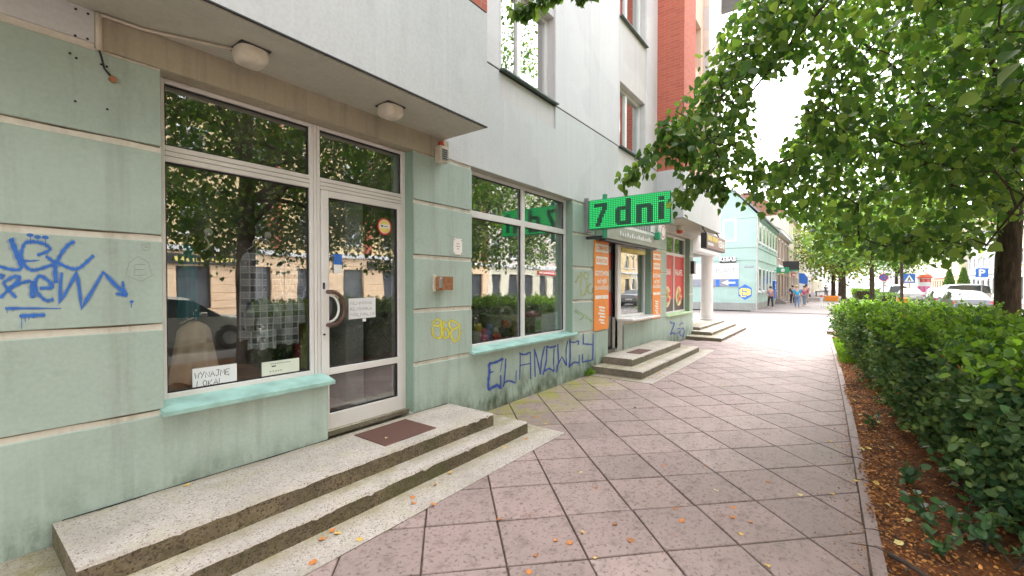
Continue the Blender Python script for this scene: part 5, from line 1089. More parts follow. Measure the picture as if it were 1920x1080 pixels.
# ------------------------------------------------------------------ litter and fallen leaves
n = 19000; lx = rng.uniform(.8, 14, n); ly = yk(lx)-.05-rng.exponential(.42, n); k = ly > -2.6; lx, ly = lx[k], ly[k]; n = len(lx)
lz = np.array([soil_z(a_, b_) for a_, b_ in zip(lx, ly)])+rng.uniform(.004, .02, n); P = np.stack([lx, ly, lz], 1); a = rng.normal(size=(n, 3)); a[:, 2] *= .22
V, F = leaf_arrays(P, a, rng.uniform(.010, .034, n), OVAL*np.array((1.1, 1, 1)), 2.2); tag(link('leaf_litter', numpy_mesh('leaf_litter', V, F, M['litter'])), 'orange brown dry litter covering the soil beside the kerb', 'litter', kind='stuff')
n = 1500; lx = rng.uniform(1.5, 12, n); ly = yk(lx)+.005+rng.exponential(.08, n); P = np.stack([lx, ly, np.full(n, .004)], 1); a = rng.normal(size=(n, 3)); a[:, 2] *= .1
n2 = 260; P2 = np.stack([rng.uniform(1.5, 11, n2), rng.uniform(.1, 2.5, n2), np.full(n2, .004)], 1); a2 = rng.normal(size=(n2, 3)); a2[:, 2] *= .1
V, F = leaf_arrays(np.concatenate([P, P2]), np.concatenate([a, a2]), rng.uniform(.006, .018, n+n2), OVAL, 2.5); tag(link('leaf_crumbs', numpy_mesh('leaf_crumbs', V, F, M['litter'])), 'brown leaf crumbs strewn on the paving along the kerb', 'litter', kind='stuff')
m = MB()
for k in range(170):
    x = rng.uniform(2, 10); y = yk(x)-.1-rng.exponential(.45); z = soil_z(x, y)+.018; an = rng.uniform(0, 6.28); L_ = rng.uniform(.06, .28)
    m.tube([(x, y, z), (x+math.cos(an)*L_*.5, y+math.sin(an)*L_*.5, z+rng.uniform(0, .02)), (x+math.cos(an+.2)*L_, y+math.sin(an+.2)*L_, z)], [.004, .003, .0015], 4, cap=False)
tag(m.build('twig_litter', M['twig']), 'thin dark twigs strewn over the litter under the hedge', 'litter', kind='stuff')
def leaf_mesh(i):
    b = HEART.copy(); b[:, 2] = np.array((0, .02, .16, .05, .10, .03))*(1+.4*i); m = MB(); m.add([tuple(v) for v in b], [(0, 3, 2, 1), (0, 5, 4, 3)]); m.tube([(0, 0, .01), (.05, -.25, .05), (.02, -.45, .03)], .018, 4); return m.mesh('fallen_leaf', M['fallen'])
LM = []
for i, cc in enumerate(((.55, .20, .05), (.62, .40, .10), (.64, .52, .22), (.36, .14, .05))):
    me = leaf_mesh(i % 3); me.materials.clear(); me.materials.append(plain('fallen_leaf_%s' % ('orange', 'yellow', 'pale', 'brown')[i], cc, .75, var=.3, scale=5)); LM.append(me)
def fallen(px, py, z, label, size, kind, group):
    c = atZ(px, py, z); o = tag(link('fallen_leaf', LM[kind]), label, 'leaf', group); o.location = (c.x, c.y, z+.004); o.scale = (size,)*3; o.rotation_euler = (rng.normal(0, .12), rng.normal(0, .12), rng.uniform(0, 6.28))
Z7 = [(450, 594, 2), (1063, 674, 2), (1440, 688, 2), (1575, 686, 1), (900, 815, 0), (1150, 795, 0), (1210, 812, 0), (395, 915, 0), (260, 965, 3), (510, 978, 1), (250, 343, 0), (290, 375, 1), (1390, 482, 2), (1610, 475, 2), (1575, 452, 1), (470, 865, 1), (610, 820, 3), (825, 562, 0), (545, 320, 0), (1150, 752, 0), (345, 893, 0), (1290, 1005, 1), (100, 800, 0), (1180, 875, 1), (690, 905, 3), (1300, 640, 3), (1232, 322, 2), (520, 665, 3), (1085, 203, 2), (1690, 632, 1), (1640, 540, 1), (885, 760, 3), (700, 300, 0), (210, 1045, 0), (1010, 560, 3)]
for x, y, k in Z7: fallen(900+x/2.4, 640+y/2.4, 0, 'small %s leaf fallen on the paving slabs' % ('orange', 'yellow', 'pale', 'brown')[k], rng.uniform(.026, .05), k, 'dry leaves scattered on the paving slabs')
for x, y, z, k in ((500, 303, .272, 2),): fallen(560+x/3, 720+y/3, z, 'pale dry leaf lying on the brown door mat', .035, k, 'dry leaves on the steps')
for x, y, z, k in ((205, 840, .008, 1), (176, 836, .008, 0), (630, 645, .008, 0), (655, 675, .008, 0), (840, 505, .008, 1), (765, 565, .008, 0), (75, 1020, .008, 0), (350, 885, .008, 1), (1270, 305, .008, 0), (1155, 355, .008, 1), (770, 680, .008, 0), (150, 870, .008, 0)): fallen(560+x/3, 720+y/3, z, '%s dry leaf lying on the speckled apron below the steps' % ('orange', 'yellow')[k], rng.uniform(.03, .055), k, 'dry leaves on the apron')
fallen(346, 911, .264, 'yellow leaf lying on the speckled landing under the shop window', .04, 1, 'dry leaves on the steps')
for k in range(26): x = rng.uniform(7.3, 8.9); y = rng.uniform(2.45, 2.68) if x > 7.5 else rng.uniform(2.6, 3.4); o = tag(link('fallen_leaf', LM[k % 2*3]), '%s dry leaf blown against the mossy steps' % ('orange', 'brown')[k % 2], 'leaf', 'dry leaves at the mossy steps'); o.location = (x, y, .012); o.scale = (.045,)*3; o.rotation_euler = (0, 0, k)
for k in range(60):
    x = float(rng.uniform(2.5, 9)); y = yk(x)-.1-float(rng.exponential(.4))
    if y < -1.3: continue
    o = tag(link('fallen_leaf', LM[(1, 2, 2, 0)[k % 4]]), '%s leaf lying on the brown litter by the kerb' % ('yellow', 'pale', 'pale', 'orange')[k % 4], 'leaf', 'yellow leaves on the litter'); o.location = (x, y, soil_z(x, y)+.025); o.scale = (float(rng.uniform(.04, .065)),)*3; o.rotation_euler = (rng.normal(0, .2), rng.normal(0, .2), rng.uniform(0, 6.28))
c1, c2 = atZ(1668, 1040, .02), atZ(1760, 1095, .03); fb = empty('fallen_stick', tuple(c1), 'dark fallen stick lying on the litter in the lower right', 'stick')
MB().tube([c1, c1.lerp(c2, .4)+Vector((0, .01, .012)), c2], [.017, .015, .012], 8).build('stick', M['twig'], fb, smooth=True); q = c1.lerp(c2, .45); MB().tube([q, q+Vector((-.07, .03, .0))], [.008, .004], 6).build('side_twig', M['twig'], fb)
print('plants done', len(bpy.data.objects))
# ================================================================== BACKGROUND BUILDINGS
def mint_building():
    e = empty('mint_building', (40, 8, 0), 'two storey mint green corner building across the side street', 'building')
    x0, x1, y0, y1 = 34.0, 47.0, 4.38, 13.0; prof = [(y0, -.1), (y1, -.1), (y1, 8.3), (5.75, 8.25), (y0, 6.6)]
    MB().prism(prof, x0, x1, 'x').build('wall', M['mint'], e)
    MB().add([(x0-.25, y0-.35, 6.42), (x1, y0-.35, 6.42), (x1, 5.75, 8.28), (x0-.25, 5.75, 8.28), (x0-.25, y0-.35, 6.58), (x1, y0-.35, 6.58), (x1, 5.75, 8.42), (x0-.25, 5.75, 8.42)], [(0, 1, 2, 3), (7, 6, 5, 4), (0, 4, 5, 1), (3, 2, 6, 7), (0, 3, 7, 4), (1, 5, 6, 2)]).build('roof', M['roofgrey'], e)
    MB().box(x0-.10, x1, 5.75, y1, 8.30, 8.42).build('parapet', M['mint'], e)
    MB().box(x0-.02, x1, y0-.02, y1, -.1, .42).build('plinth', M['plinth'], e)
    for z in (3.42, 4.30): MB().box(x0-.05, x1, y0-.05, y1, z, z+.10).build('string_course', M['mint'], e)
    MB().box(x0-.04, x1, y0-.18, y1-4.5, 6.35, 6.6).build('cornice', M['mint'], e)
    MB().tube([(x0-.05, y0-.06, 0), (x0-.05, y0-.06, 6.4)], .05, 8).build('downpipe', M['steel'], e)
    for a, b in ((5.6, 6.5), (8.0, 8.9)): MB().box(x0-.035, x0, a, b, 4.75, 6.35).build('blind_window', M['white2'], e); MB().box(x0-.04, x0-.03, a+.12, b-.12, 4.87, 6.23).build('blind_panel', M['mint'], e)
    for k in range(6):
        for z0, z1 in ((1.2, 2.9), (4.7, 6.1)):
            a = x0+1.0+k*2.05; f = MB().box(a, a+1.1, y0-.05, y0+.01, z0, z1).build('window', M['pvc_far'], e); MB().box(a+.09, a+1.01, y0-.056, y0-.045, z0+.1, z1-.1).build('pane', M['farglass'], f); MB().box(a-.08, a+1.18, y0-.12, y0, z0-.09, z0-.01).build('sill', M['white2'], f)
    def W(px, py): return atX(px, py, x0)
    # advertising boards on the gable
    a, b = W(1296, 494), W(1385, 523); s = empty('advert_board', (x0, b.y, b.z), 'white advert board with grey letters and an arrow on the mint wall', 'sign')
    zt, zm, zb = W(1360, 494).z, W(1360, 523).z, W(1360, 537.5).z; yr = W(1385, 510).y; yl = yr+3.6
    MB().box(x0-.05, x0-.006, yr, yl, zm, zt).build('board', M['pvc_far'], s); MB().box(x0-.052, x0-.006, yr, yl, zb, zm-.002).build('lower_board', M['greyprint'], s)
    text('lettering', 'PLAST', .52, (x0-.054, W(1342, 510).y, W(1342, 512.5).z), YU, ZU, M['greytext'], s, 'LEFT', .001, .92); text('lettering', 'O', .52, (x0-.054, W(1308, 512).y, W(1308, 512.5).z), YU, ZU, M['greytext'], s, 'LEFT', .001, .92); text('lettering', 'O', .52, (x0-.054, W(1327, 512).y, W(1327, 512.5).z), YU, ZU, M['greytext'], s, 'LEFT', .001, .92)
    MB().box(x0-.056, x0-.051, W(1303.6, 500).y, W(1303, 500).y, zm+.35, zt-.2).build('bar', M['greytext'], s)
    p, q = W(1353, 530), W(1379, 530); h = .17; MB().prism([(q.y, p.z-h*.35), (p.y-.42, p.z-h*.35), (p.y-.42, p.z-h), (p.y, p.z), (p.y-.42, p.z+h), (p.y-.42, p.z+h*.35), (q.y, p.z+h*.35)], x0-.058, x0-.0525, 'x').build('arrow', M['whiteprint'], s)
    MB().box(x0-.0535, x0-.0522, yr+.01, yr+.6, zb+.02, zm-.03).box(x0-.0535, x0-.0522, W(1353, 530).y+.12, W(1342, 530).y, zb+.02, zm-.03).build('blue_field', M['blueprint'], s)
    k = empty('kebab_sign', (x0, 6, 3.3), 'black kebab sign above the white advert board', 'sign'); a, b = W(1350, 493), W(1380, 482.5); MB().bbox(x0-.14, x0-.006, b.y, a.y, a.z, b.z, .01).build('case', M['metal_dark'], k)
    text('lettering', 'KEBAB', .44, (x0-.142, (a.y+b.y)/2, a.z+.10), YU, ZU, M['whiteprint'], k, 'CENTER', .001, .82, bold=.008)
    a, b = W(1396, 502), W(1413, 498.5); sp = empty('street_plate', (x0, b.y, a.z), 'small blue grey street name plate on the mint wall', 'sign'); MB().bbox(x0-.03, x0-.006, b.y, a.y, a.z, b.z, .004).build('plate', M['greyprint'], sp)
    for q in range(9): MB().box(x0-.034, x0-.0305, b.y+.06+q*.07, b.y+.10+q*.07, a.z+.05, b.z-.05).build('letter', M['whiteprint'], sp)
    c = W(1397, 547.5); R_ = .55; hx = [(c.y+R_*math.sin(t_)*.86, c.z+R_*math.cos(t_)) for t_ in [i*math.pi/3 for i in range(6)]]; lg = empty('hexagon_emblem', (x0, c.y, c.z-R_), 'blue and yellow hexagon emblem with the letter E painted on the mint wall', 'emblem')
    MB().prism(hx, x0-.012, x0-.006, 'x').build('field', M['blueprint'], lg); MB().prism([(c.y+(y-c.y)*.86, c.z+(z-c.z)*.62) for y, z in hx], x0-.018, x0-.0125, 'x').build('inner', M['yellowprint'], lg)
    text('lettering', 'E', .95, (x0-.0195, c.y+.30, c.z-.33), YU, ZU, M['blueprint'], lg, 'LEFT', .001, .9, bold=.02); text('lettering', 'E', .95, (x0-.0235, c.y+.33, c.z-.36), YU, ZU, M['yellowprint'], lg, 'LEFT', .001, .9, bold=-.004)
    bp = empty('wall_panel', (44.3, 4.3, .4), 'tall bright blue panel on the side of the mint building', 'sign'); MB().bbox(43.8, 44.9, 4.18, 4.32, .5, 2.05, .01).build('board', M['blueprint'], bp)
    for z in (1.35, 1.6): MB().box(44.1, 44.6, 4.172, 4.179, z, z+.12).build('mark', M['whiteprint'], bp)
    gs = empty('projecting_sign', (45.5, 3.9, 3), 'green projecting sign on the mint building', 'sign'); MB().bbox(45.4, 45.55, 3.3, 4.25, 2.75, 3.25, .01).build('board', M['greencase'], gs); MB().tube([(45.47, 4.25, 3.0), (45.47, 4.38, 3.0)], .03).build('arm', M['metal_dark'], gs); MB().lathe([(.16, 0), (.16, .01)], (45.385, 3.75, 3.0), 16, 'x').build('mark', M['whiteprint'], gs)
mint_building()
WCACHE = {}
def win_mesh(w, h, style):
    k = (round(w, 2), round(h, 2), style)
    if k not in WCACHE:
        f = MB(); t = .07
        for b_ in ((0, t, 0, h), (w-t, w, 0, h), (t, w-t, 0, t), (t, w-t, h-t, h), (w/2-.035, w/2+.035, t, h-t), (t, w/2-.035, h*.68, h*.68+.06), (w/2+.035, w-t, h*.68, h*.68+.06)): f.box(b_[0], b_[1], .10, .16, b_[2], b_[3])
        p = MB().box(t, w-t, .125, .135, t, h-t); s_ = MB().box(-.12, w+.12, -.09, .10, -.10, -.003).box(-.10, w+.10, -.05, .0, h+.003, h+.16)
        WCACHE[k] = (f.mesh('window', M['pvc_far']), p.mesh('pane', M['farglass']), s_.mesh('surround', M['white2']))
    return WCACHE[k]
def tenement(label, xa, xb, yf, face, floors, fh, wall, ground, signs=(), group=None, roofmat='roof', accent=None, gh=3.5, depth=9):
    L = xb-xa; e = empty('town_house', (xa if face < 0 else xb, yf, 0), label, 'building', group, 0 if face < 0 else math.pi); H = gh+floors*fh+.3
    n = max(2, int(L/2.6)); pitch = L/n; ww, wh = 1.15, 1.75; hol = []
    for f in range(floors):
        for i in range(n): x = (i+.5)*pitch-ww/2; z = gh+f*fh+.75; hol.append((x, x+ww, z, z+wh))
    sh = []
    for i in range(n): x = (i+.5)*pitch; sh.append((x-.75, x+.75, .5 if i % 3 else .02, 2.65))
    m = MB()
    for a, b, c, d in cells(0, L, gh, H, hol): m.box(a, b, 0, .35, c, d)
    m.build('wall', wall, e, local=True); m = MB()
    for a, b, c, d in cells(0, L, -.1, gh, sh): m.box(a, b, -.02, .35, c, d)
    gw = m.build('ground_floor_wall', ground, e, local=True)
    zz = .5; m = MB()
    while zz < gh-.3:                                      # rusticated courses
        for a, b, c, d in cells(0.01, L-.01, zz, zz+.37, sh): m.bbox(a, b, -.05, -.01, c, d, .012)
        zz += .40
    m.build('rusticated_courses', ground, e, local=True)
    for h_ in hol:
        f, p, s_ = win_mesh(ww, wh, 0); o = link('window', f, e, True); o.location = (h_[0], 0, h_[2]); link('pane', p, o); link('surround', s_, o)
    for i, h_ in enumerate(sh):
        w_, hh = h_[1]-h_[0], h_[3]-h_[2]; f = MB()
        for b_ in ((0, .07, 0, hh), (w_-.07, w_, 0, hh), (.07, w_-.07, hh-.07, hh), (.07, w_-.07, 0, .07), (.07, w_-.07, hh*.75, hh*.75+.06)): f.box(b_[0], b_[1], .10, .16, b_[2], b_[3])
        o = f.build('shop_window' if i % 3 else 'street_door', M['metal_dark'], e, local=True); o.location = (h_[0], 0, h_[2]); MB().box(.07, w_-.07, .125, .135, .07, hh-.07).build('pane', M['farglass'], o)
    MB().box(-.08, L+.08, -.16, .3, gh-.14, gh+.10).build('string_course', M['white2'], e, local=True); MB().box(-.12, L+.12, -.42, .4, H-.30, H).build('cornice', M['white2'], e, local=True)
    MB().box(0, L, .35, depth, -.1, H).build('body', wall, e, local=True)
    MB().prism([(-.45, H), (depth+.3, H), (depth*.55, H+3.0), (depth*.45, H+3.0)], -.1, L+.1, 'x').build('roof', M[roofmat], e, local=True)
    if accent:
        for i in range(0, n, 2): x = i*pitch+.06; MB().bbox(x, x+.6, -.10, .0, gh+.2, H-.35, .01).build('accent_strip', accent, e, local=True)
    for x0, x1, z0, z1, mt, mk in signs:
        b_ = MB().bbox(x0, x1, -.16, -.055, z0, z1, .01).build('sign_board', M[mt], e, local=True); k = max(3, int((x1-x0)/.22))
        for q in range(k-1): MB().box(x0+.12+q*(x1-x0-.2)/k, x0+.12+q*(x1-x0-.2)/k+.13, -.166, -.160, z0+(z1-z0)*.3, z0+(z1-z0)*.72).build('letter', M[mk], b_)
    return e
OG = 'houses on the opposite side of the road'; YO = -17.5
tenement('cream tenement behind the photographer across the road', -24, -8, YO, 1, 3, 3.2, M['cream'], M['cream'], (), OG)
tenement('ochre tenement with brick red strips opposite the vacant shop', -8, 12, YO, 1, 3, 3.2, M['peach2'], M['peach'], ((2, 5.5, 2.75, 3.2, 'metal_dark', 'yellowprint'), (9, 12, 2.75, 3.2, 'greencase', 'whiteprint'), (15, 18, 2.75, 3.15, 'blueprint', 'whiteprint')), OG, 'roof', M['brick'])
tenement('apricot tenement with red strips opposite the toy shop', 12, 30, YO, 1, 3, 3.2, M['peach2'], M['peach'], ((3, 6, 2.75, 3.2, 'greencase', 'whiteprint'), (9, 12.5, 2.75, 3.2, 'metal_dark', 'yellowprint')), OG, 'roof', M['brick'])
tenement('pale pink tenement opposite the mossy steps', 30, 46, YO, 1, 3, 3.2, M['pinkp'], M['cream'], ((4, 8, 2.75, 3.2, 'redprint', 'whiteprint'),), OG)
tenement('yellow ochre tenement opposite the mint building', 46, 64, YO, 1, 3, 3.3, M['peach2'], M['peach2'], ((5, 9, 2.75, 3.2, 'greencase', 'whiteprint'),), OG)
tenement('peach tenement at the right edge behind the tree trunk', 64, 86, YO, 1, 3, 3.3, M['peach'], M['cream'], ((4, 9, 2.75, 3.3, 'yellowprint', 'ink'),), OG)
tenement('white tenement behind the parking sign', 88, 108, YO-1, 1, 2, 3.3, M['white2'], M['white2'], (), OG)
tenement('cream tenement with a red sign behind the advertising column', 108, 140, YO, 1, 3, 3.3, M['cream'], M['peach'], ((8, 20, 3.0, 3.7, 'redprint', 'whiteprint'),), OG)
tenement('pale pink tenement far down the road', 140, 185, YO, 1, 3, 3.4, M['pinkp'], M['pinkp'], (), OG)
tenement('pale grey block closing the view down the road', 190, 260, YO+4, 1, 4, 3.3, M['white2'], M['white2'], (), OG)
NG = 'houses beyond the mint building'
tenement('brown two storey house next to the mint building', 47.2, 60, 4.38, -1, 1, 3.0, M['brownp'], M['brownp'], ((2, 5, 2.8, 3.2, 'yellowprint', 'redprint'),), NG, 'roofgrey')
tenement('cream house past the brown house', 60, 84, 4.38, -1, 2, 3.1, M['cream'], M['pinkp'], ((3, 8, 2.75, 3.2, 'redprint', 'whiteprint'),), NG)
tenement('pink house farther down the pavement', 84, 120, 4.38, -1, 2, 3.2, M['pinkp'], M['pinkp'], ((8, 12, 2.75, 3.2, 'blueprint', 'whiteprint'),), NG)
tenement('white house at the end of the pavement', 120, 200, 4.0, -1, 3, 3.2, M['white2'], M['cream'], (), NG)
aw = empty('shop_sign', (52, 3.6, 3), 'dark square shop sign jutting over the pavement by the brown house', 'sign'); MB().bbox(51.9, 52.1, 2.9, 4.3, 3.1, 4.1, .02).build('board', M['metal_dark'], aw); MB().box(51.89, 51.9, 2.95, 4.25, 3.12, 3.22).build('edge', M['greencase'], aw); MB().tube([(52, 4.3, 3.6), (52, 4.38, 3.6)], .05).build('arm', M['metal_dark'], aw)
bn = empty('banner', (55, 3.2, .6), 'blue and white feather banner outside the brown house', 'banner'); MB().tube([(55, 3.1, 0), (55, 3.1, 2.95)], .03, 6).build('pole', M['steel'], bn); MB().prism([(3.1, .9), (2.35, 1.0), (2.3, 2.4), (2.6, 2.9), (3.1, 2.95)], 55.0, 55.03, 'x').build('flag', M['blueprint'], bn); MB().prism([(3.08, 1.1), (2.5, 1.15), (2.45, 1.75), (3.08, 1.9)], 54.98, 54.995, 'x').build('flag_field', M['whiteprint'], bn)
steps_far = empty('entrance_steps', (46.5, 3.9, 0), 'grey entrance steps with a railing at the brown house', 'steps')
for k in range(3): MB().bbox(45.8+.3*k, 49, 3.5+.25*k, 4.36, -.02+.15*k, .15+.15*k, .01).build('step', M['kerb'], steps_far)
for z in (.8, 1.15, 1.4): MB().tube([(46.6, 3.6, z), (49.0, 3.6, z)], .02, 6).build('rail', M['steel'], steps_far)
for x in (46.6, 47.8, 49): MB().tube([(x, 3.6, .1), (x, 3.6, 1.42)], .02, 6).build('post', M['steel'], steps_far)

# ================================================================== CARS
SEDAN = [(-2.25, .40, .70, .70, .74), (-2.17, .30, .93, .95, .83), (-1.72, .22, .97, 1.01, .88), (-1.0, .2, .97, 1.37, .89), (-.1, .2, .95, 1.45, .89), (.5, .2, .94, 1.40, .89), (1.22, .2, .92, .97, .88), (1.85, .22, .82, .87, .85), (2.18, .30, .68, .71, .78), (2.26, .40, .60, .60, .68)]
VAN = [(-2.2, .40, .80, .80, .78), (-2.15, .30, 1.02, 1.70, .85), (-1.6, .22, 1.02, 1.84, .88), (-.2, .2, 1.02, 1.86, .88), (.75, .2, 1.0, 1.80, .88), (1.45, .2, .98, 1.06, .87), (1.95, .25, .84, .90, .83), (2.15, .36, .70, .72, .74)]
def car(loc, rz, paint, label, prof=SEDAN, group='cars along the road'):
    e = empty('parked_car', loc, label, 'car', group, rz); m = MB(); S_ = []
    for x, zb, zs, zr, w in prof:
        roof = zr-zs > .2; wr = w*(.74 if roof else .93)
        half = [(0, zb), (w*.88, zb), (w*.98, zb+.14), (w, (zb+zs)/2), (w*.965, zs), (wr, zr-(.03 if roof else .0)), (wr*.6, zr+(.02 if roof else .025)), (0, zr+.035)]
        S_.append(([(x, y, z) for y, z in half]+[(x, -y, z) for y, z in half[-2:0:-1]], roof))
    n = len(S_[0][0])
    for pts, _ in S_: m.v += pts
    for i in range(len(S_)-1):
        r0, r1 = S_[i][1], S_[i+1][1]
        for j in range(n):
            k = min(j, n-1-j); g = 0
            if k == 4 and (r0 or r1): g = 1
            if k in (5, 6) and (r0 != r1): g = 1
            m.f.append((i*n+j, i*n+(j+1) % n, (i+1)*n+(j+1) % n, (i+1)*n+j)); m.m.append(g)
    m.f.append(tuple(range(n))); m.m.append(0); m.f.append(tuple((len(S_)-1)*n+j for j in range(n))[::-1]); m.m.append(0)
    m.build('body', [paint, M['carglass']], e, smooth=False, local=True); L0, L1 = prof[0][0], prof[-1][0]
    for x in (L0+.85, L1-.88):
        for s_ in (-1, 1):
            t = MB().lathe([(.20, -.10), (.30, -.10), (.325, -.07), (.325, .07), (.30, .10), (.20, .10)], (x, s_*.80, .325), 18, 'y').build('wheel', M['tyre'], e, local=True); MB().lathe([(.19, -.104), (.20, 0), (.19, .104)], (x, s_*.80, .325), 12, 'y').build('rim', M['rim'], t)
            MB().lathe([(.35, -.02), (.35, .02)], (x, s_*.858, .335), 18, 'y').build('wheel_arch', M['trim'], e, local=True)
    for s_ in (-1, 1):
        MB().bbox(L0+.03, L0+.17, s_*.80-.17*(s_ > 0), s_*.80+.17*(s_ < 0), .70, .86, .02).build('tail_light', M['taillight'], e, local=True)
        MB().bbox(L1-.32, L1-.07, s_*.74-.17*(s_ > 0), s_*.74+.17*(s_ < 0), .60, .72, .02).build('headlight', M['headlight'], e, local=True)
        MB().bbox(.62, .80, s_*.88, s_*1.02, .95, 1.06, .02).build('mirror', paint, e, local=True)
        MB().bbox(-.16, -.06, s_*.70-.012, s_*.895+.0, .92, .98, .01).build('belt_trim', M['trim'], e, local=True)
    MB().bbox(L0-.035, L0+.02, -.26, .26, .56, .68, .005).build('number_plate', M['plate'], e, local=True); MB().bbox(L0-.02, L0+.2, -.78, .78, .30, .40, .03).build('rear_bumper', M['trim'], e, local=True); MB().bbox(L1-.2, L1+.02, -.7, .7, .32, .44, .03).build('front_bumper', M['trim'], e, local=True)
    return e
car((37.1, -6.2, -.12), 0, M['car_silver'], 'silver saloon car seen from behind, left of the tree trunk')
car((43.5, -6.3, -.12), 0, M['car_silver'], 'silver car just ahead of the silver saloon'); car((60.5, -9.6, -.12), math.radians(105), M['car_white'], 'white minivan with dark side windows behind the silver cars', VAN)
car((60, -6.1, -.12), 0, M['car_white'], 'white car with red tail lights behind the pedestrian crossing sign'); car((76, -5.6, -.12), 0, M['car_beige'], 'pale car beyond the no stopping sign'); car((70, -6.0, -.12), 0, M['car_white'], 'white car between the two signs', VAN)
car((98, -6.2, -.12), 0, M['car_red'], 'red car far down the road'); car((112, -5.8, -.12), 0, M['car_white'], 'white car farthest down the road'); car((88, -11.9, -.12), math.pi, M['car_red'], 'red car parked at the advertising column'); car((47, -7.0, -.12), 0, M['car_white'], 'white car half hidden by the tree trunk')
car((128, -5.9, -.12), 0, M['car_silver'], 'grey car far off where the road narrows')
car((3.55, -6.6, -.12), 0, M['car_beige'], 'pale car parked behind the hedge, mirrored in the shop window', group='cars mirrored in the windows'); car((13.5, -6.7, -.12), 0, M['car_dark'], 'dark car parked behind the hedge, mirrored in the toy shop window', group='cars mirrored in the windows')

# ================================================================== STREET FURNITURE
def sign_post(loc, h, label, kind):
    e = empty('traffic_sign', loc, label, 'sign'); x, y, z = loc; MB().tube([(x+.03, y, 0), (x+.03, y, h+.32)], .03, 8).build('post', M['steel'], e)
    if kind == 'stop':
        for r_, mm, dx in ((.32, 'redprint', 0), (.25, 'blueprint', .004)): MB().lathe([(r_, -.012), (r_, 0)], (x-dx, y, h), 26, 'x').build('disc', M[mm], e)
        for a_ in (1, -1): d = .20; MB().prism([(y-d, h-a_*d-.03), (y-d, h-a_*d+.03), (y+d, h+a_*d+.03), (y+d, h+a_*d-.03)], x-.02-.002*a_, x-.0162-.002*a_, 'x').build('bar', M['redprint'], e)
    else:
        MB().bbox(x-.014, x, y-.30, y+.30, h-.30, h+.30, .004).build('plate', M['blueprint'], e)
        if kind == 'P': text('lettering', 'P', .62, (x-.016, y+.17, h-.22), YU, ZU, M['whiteprint'], e, 'LEFT', .001, 1, bold=.02); MB().bbox(x-.012, x, y-.28, y+.28, h-.52, h-.32, .004).build('lower_plate', M['whiteprint'], e)
        else:
            MB().prism([(y-.25, h-.22), (y+.25, h-.22), (y, h+.25)], x-.019, x-.0145, 'x').build('triangle', M['whiteprint'], e); MB().lathe([(.03, 0), (.03, .003)], (x-.0225, y, h+.07), 10, 'x').build('figure_head', M['ink'], e)
            MB().prism([(y-.03, h+.03), (y+.03, h+.03), (y+.09, h-.18), (y+.04, h-.18), (y, h-.06), (y-.05, h-.18), (y-.10, h-.18)], x-.0225, x-.0195, 'x').build('figure', M['ink'], e)
sign_post((48.6, -3.3, 0), 2.34, 'round blue and red no stopping sign on a post', 'stop'); sign_post((39.0, -3.95, 0), 2.12, 'blue pedestrian crossing sign with a white triangle', 'walk'); sign_post((42.0, -7.85, 0), 2.5, 'blue parking sign above the parked cars', 'P')
bi = empty('litter_bin', (36.3, -3.4, 0), 'orange litter bin behind the hedge', 'bin'); MB().lathe([(.20, .32), (.25, .36), (.27, .78), (.28, .80)], (36.3, -3.4, 0), 18).build('drum', M['orange'], bi); MB().lathe([(.29, .80), (.29, .84), (.20, .90)], (36.3, -3.4, 0), 18).build('lid', M['orange'], bi); MB().tube([(36.3, -3.1, 0), (36.3, -3.1, 1.0)], .03).build('post', M['steel'], bi)
ac = empty('advertising_column', (102.5, -12.3, 0), 'round advertising column with a red dome across the road', 'column'); MB().lathe([(.95, 0), (.95, .4), (.88, .42), (.88, 2.9)], (102.5, -12.3, 0), 24).build('drum', M['whiteprint'], ac); MB().lathe([(1.1, 2.9), (1.1, 3.05), (.8, 3.5), (.3, 3.8), (.05, 4.0)], (102.5, -12.3, 0), 24).build('dome', M['redplastic'], ac)
for k, (z0, z1, mm) in enumerate(((.5, 1.5, 'plush_pink'), (1.6, 2.1, 'paper'), (2.2, 2.8, 'redprint'))):
    m = MB()
    for q in range(6): a_ = math.pi*(.55+.12*q+.1*k); b2 = a_+.34; m.add([(102.5+.89*math.cos(a_), -12.3+.89*math.sin(a_), z0), (102.5+.89*math.cos(b2), -12.3+.89*math.sin(b2), z0), (102.5+.89*math.cos(b2), -12.3+.89*math.sin(b2), z1), (102.5+.89*math.cos(a_), -12.3+.89*math.sin(a_), z1)], [(0, 1, 2, 3)])
    m.build('poster', M[mm], ac)
for x, y, lb in ((41.3, .85, 'white bollard with a red band standing alone on the far pavement'), (42.5, 2.15, 'white bollard with a red band beside the person in blue')):
    b_ = empty('bollard', (x, y, 0), lb, 'bollard', 'bollards beyond the crossing'); MB().lathe([(.07, 0), (.07, .95), (.05, 1.0)], (x, y, 0), 14).build('post', M['pvc_far'], b_); MB().lathe([(.073, .72), (.073, .90)], (x, y, 0), 14).build('band', M['redplastic'], b_)
pt = empty('planter', (57, .3, 0), 'orange rectangular planter at the foot of the far tree', 'planter'); MB().bbox(56, 58, -.3, .9, 0, .55, .04).build('box', M['orange'], pt); MB().box(56.1, 57.9, -.2, .8, .5, .56).build('soil', M['soil'], pt)
bk = empty('market_table', (80, 1.5, 0), 'dark street stall table far down the pavement', 'table'); MB().bbox(79, 81, .8, 2.4, .7, .8, .02).build('table_top', M['metal_dark'], bk)
for x in (79.1, 80.9):
    for y in (.9, 2.3): MB().tube([(x, y, 0), (x, y, .7)], .04, 6).build('leg', M['metal_dark'], bk)
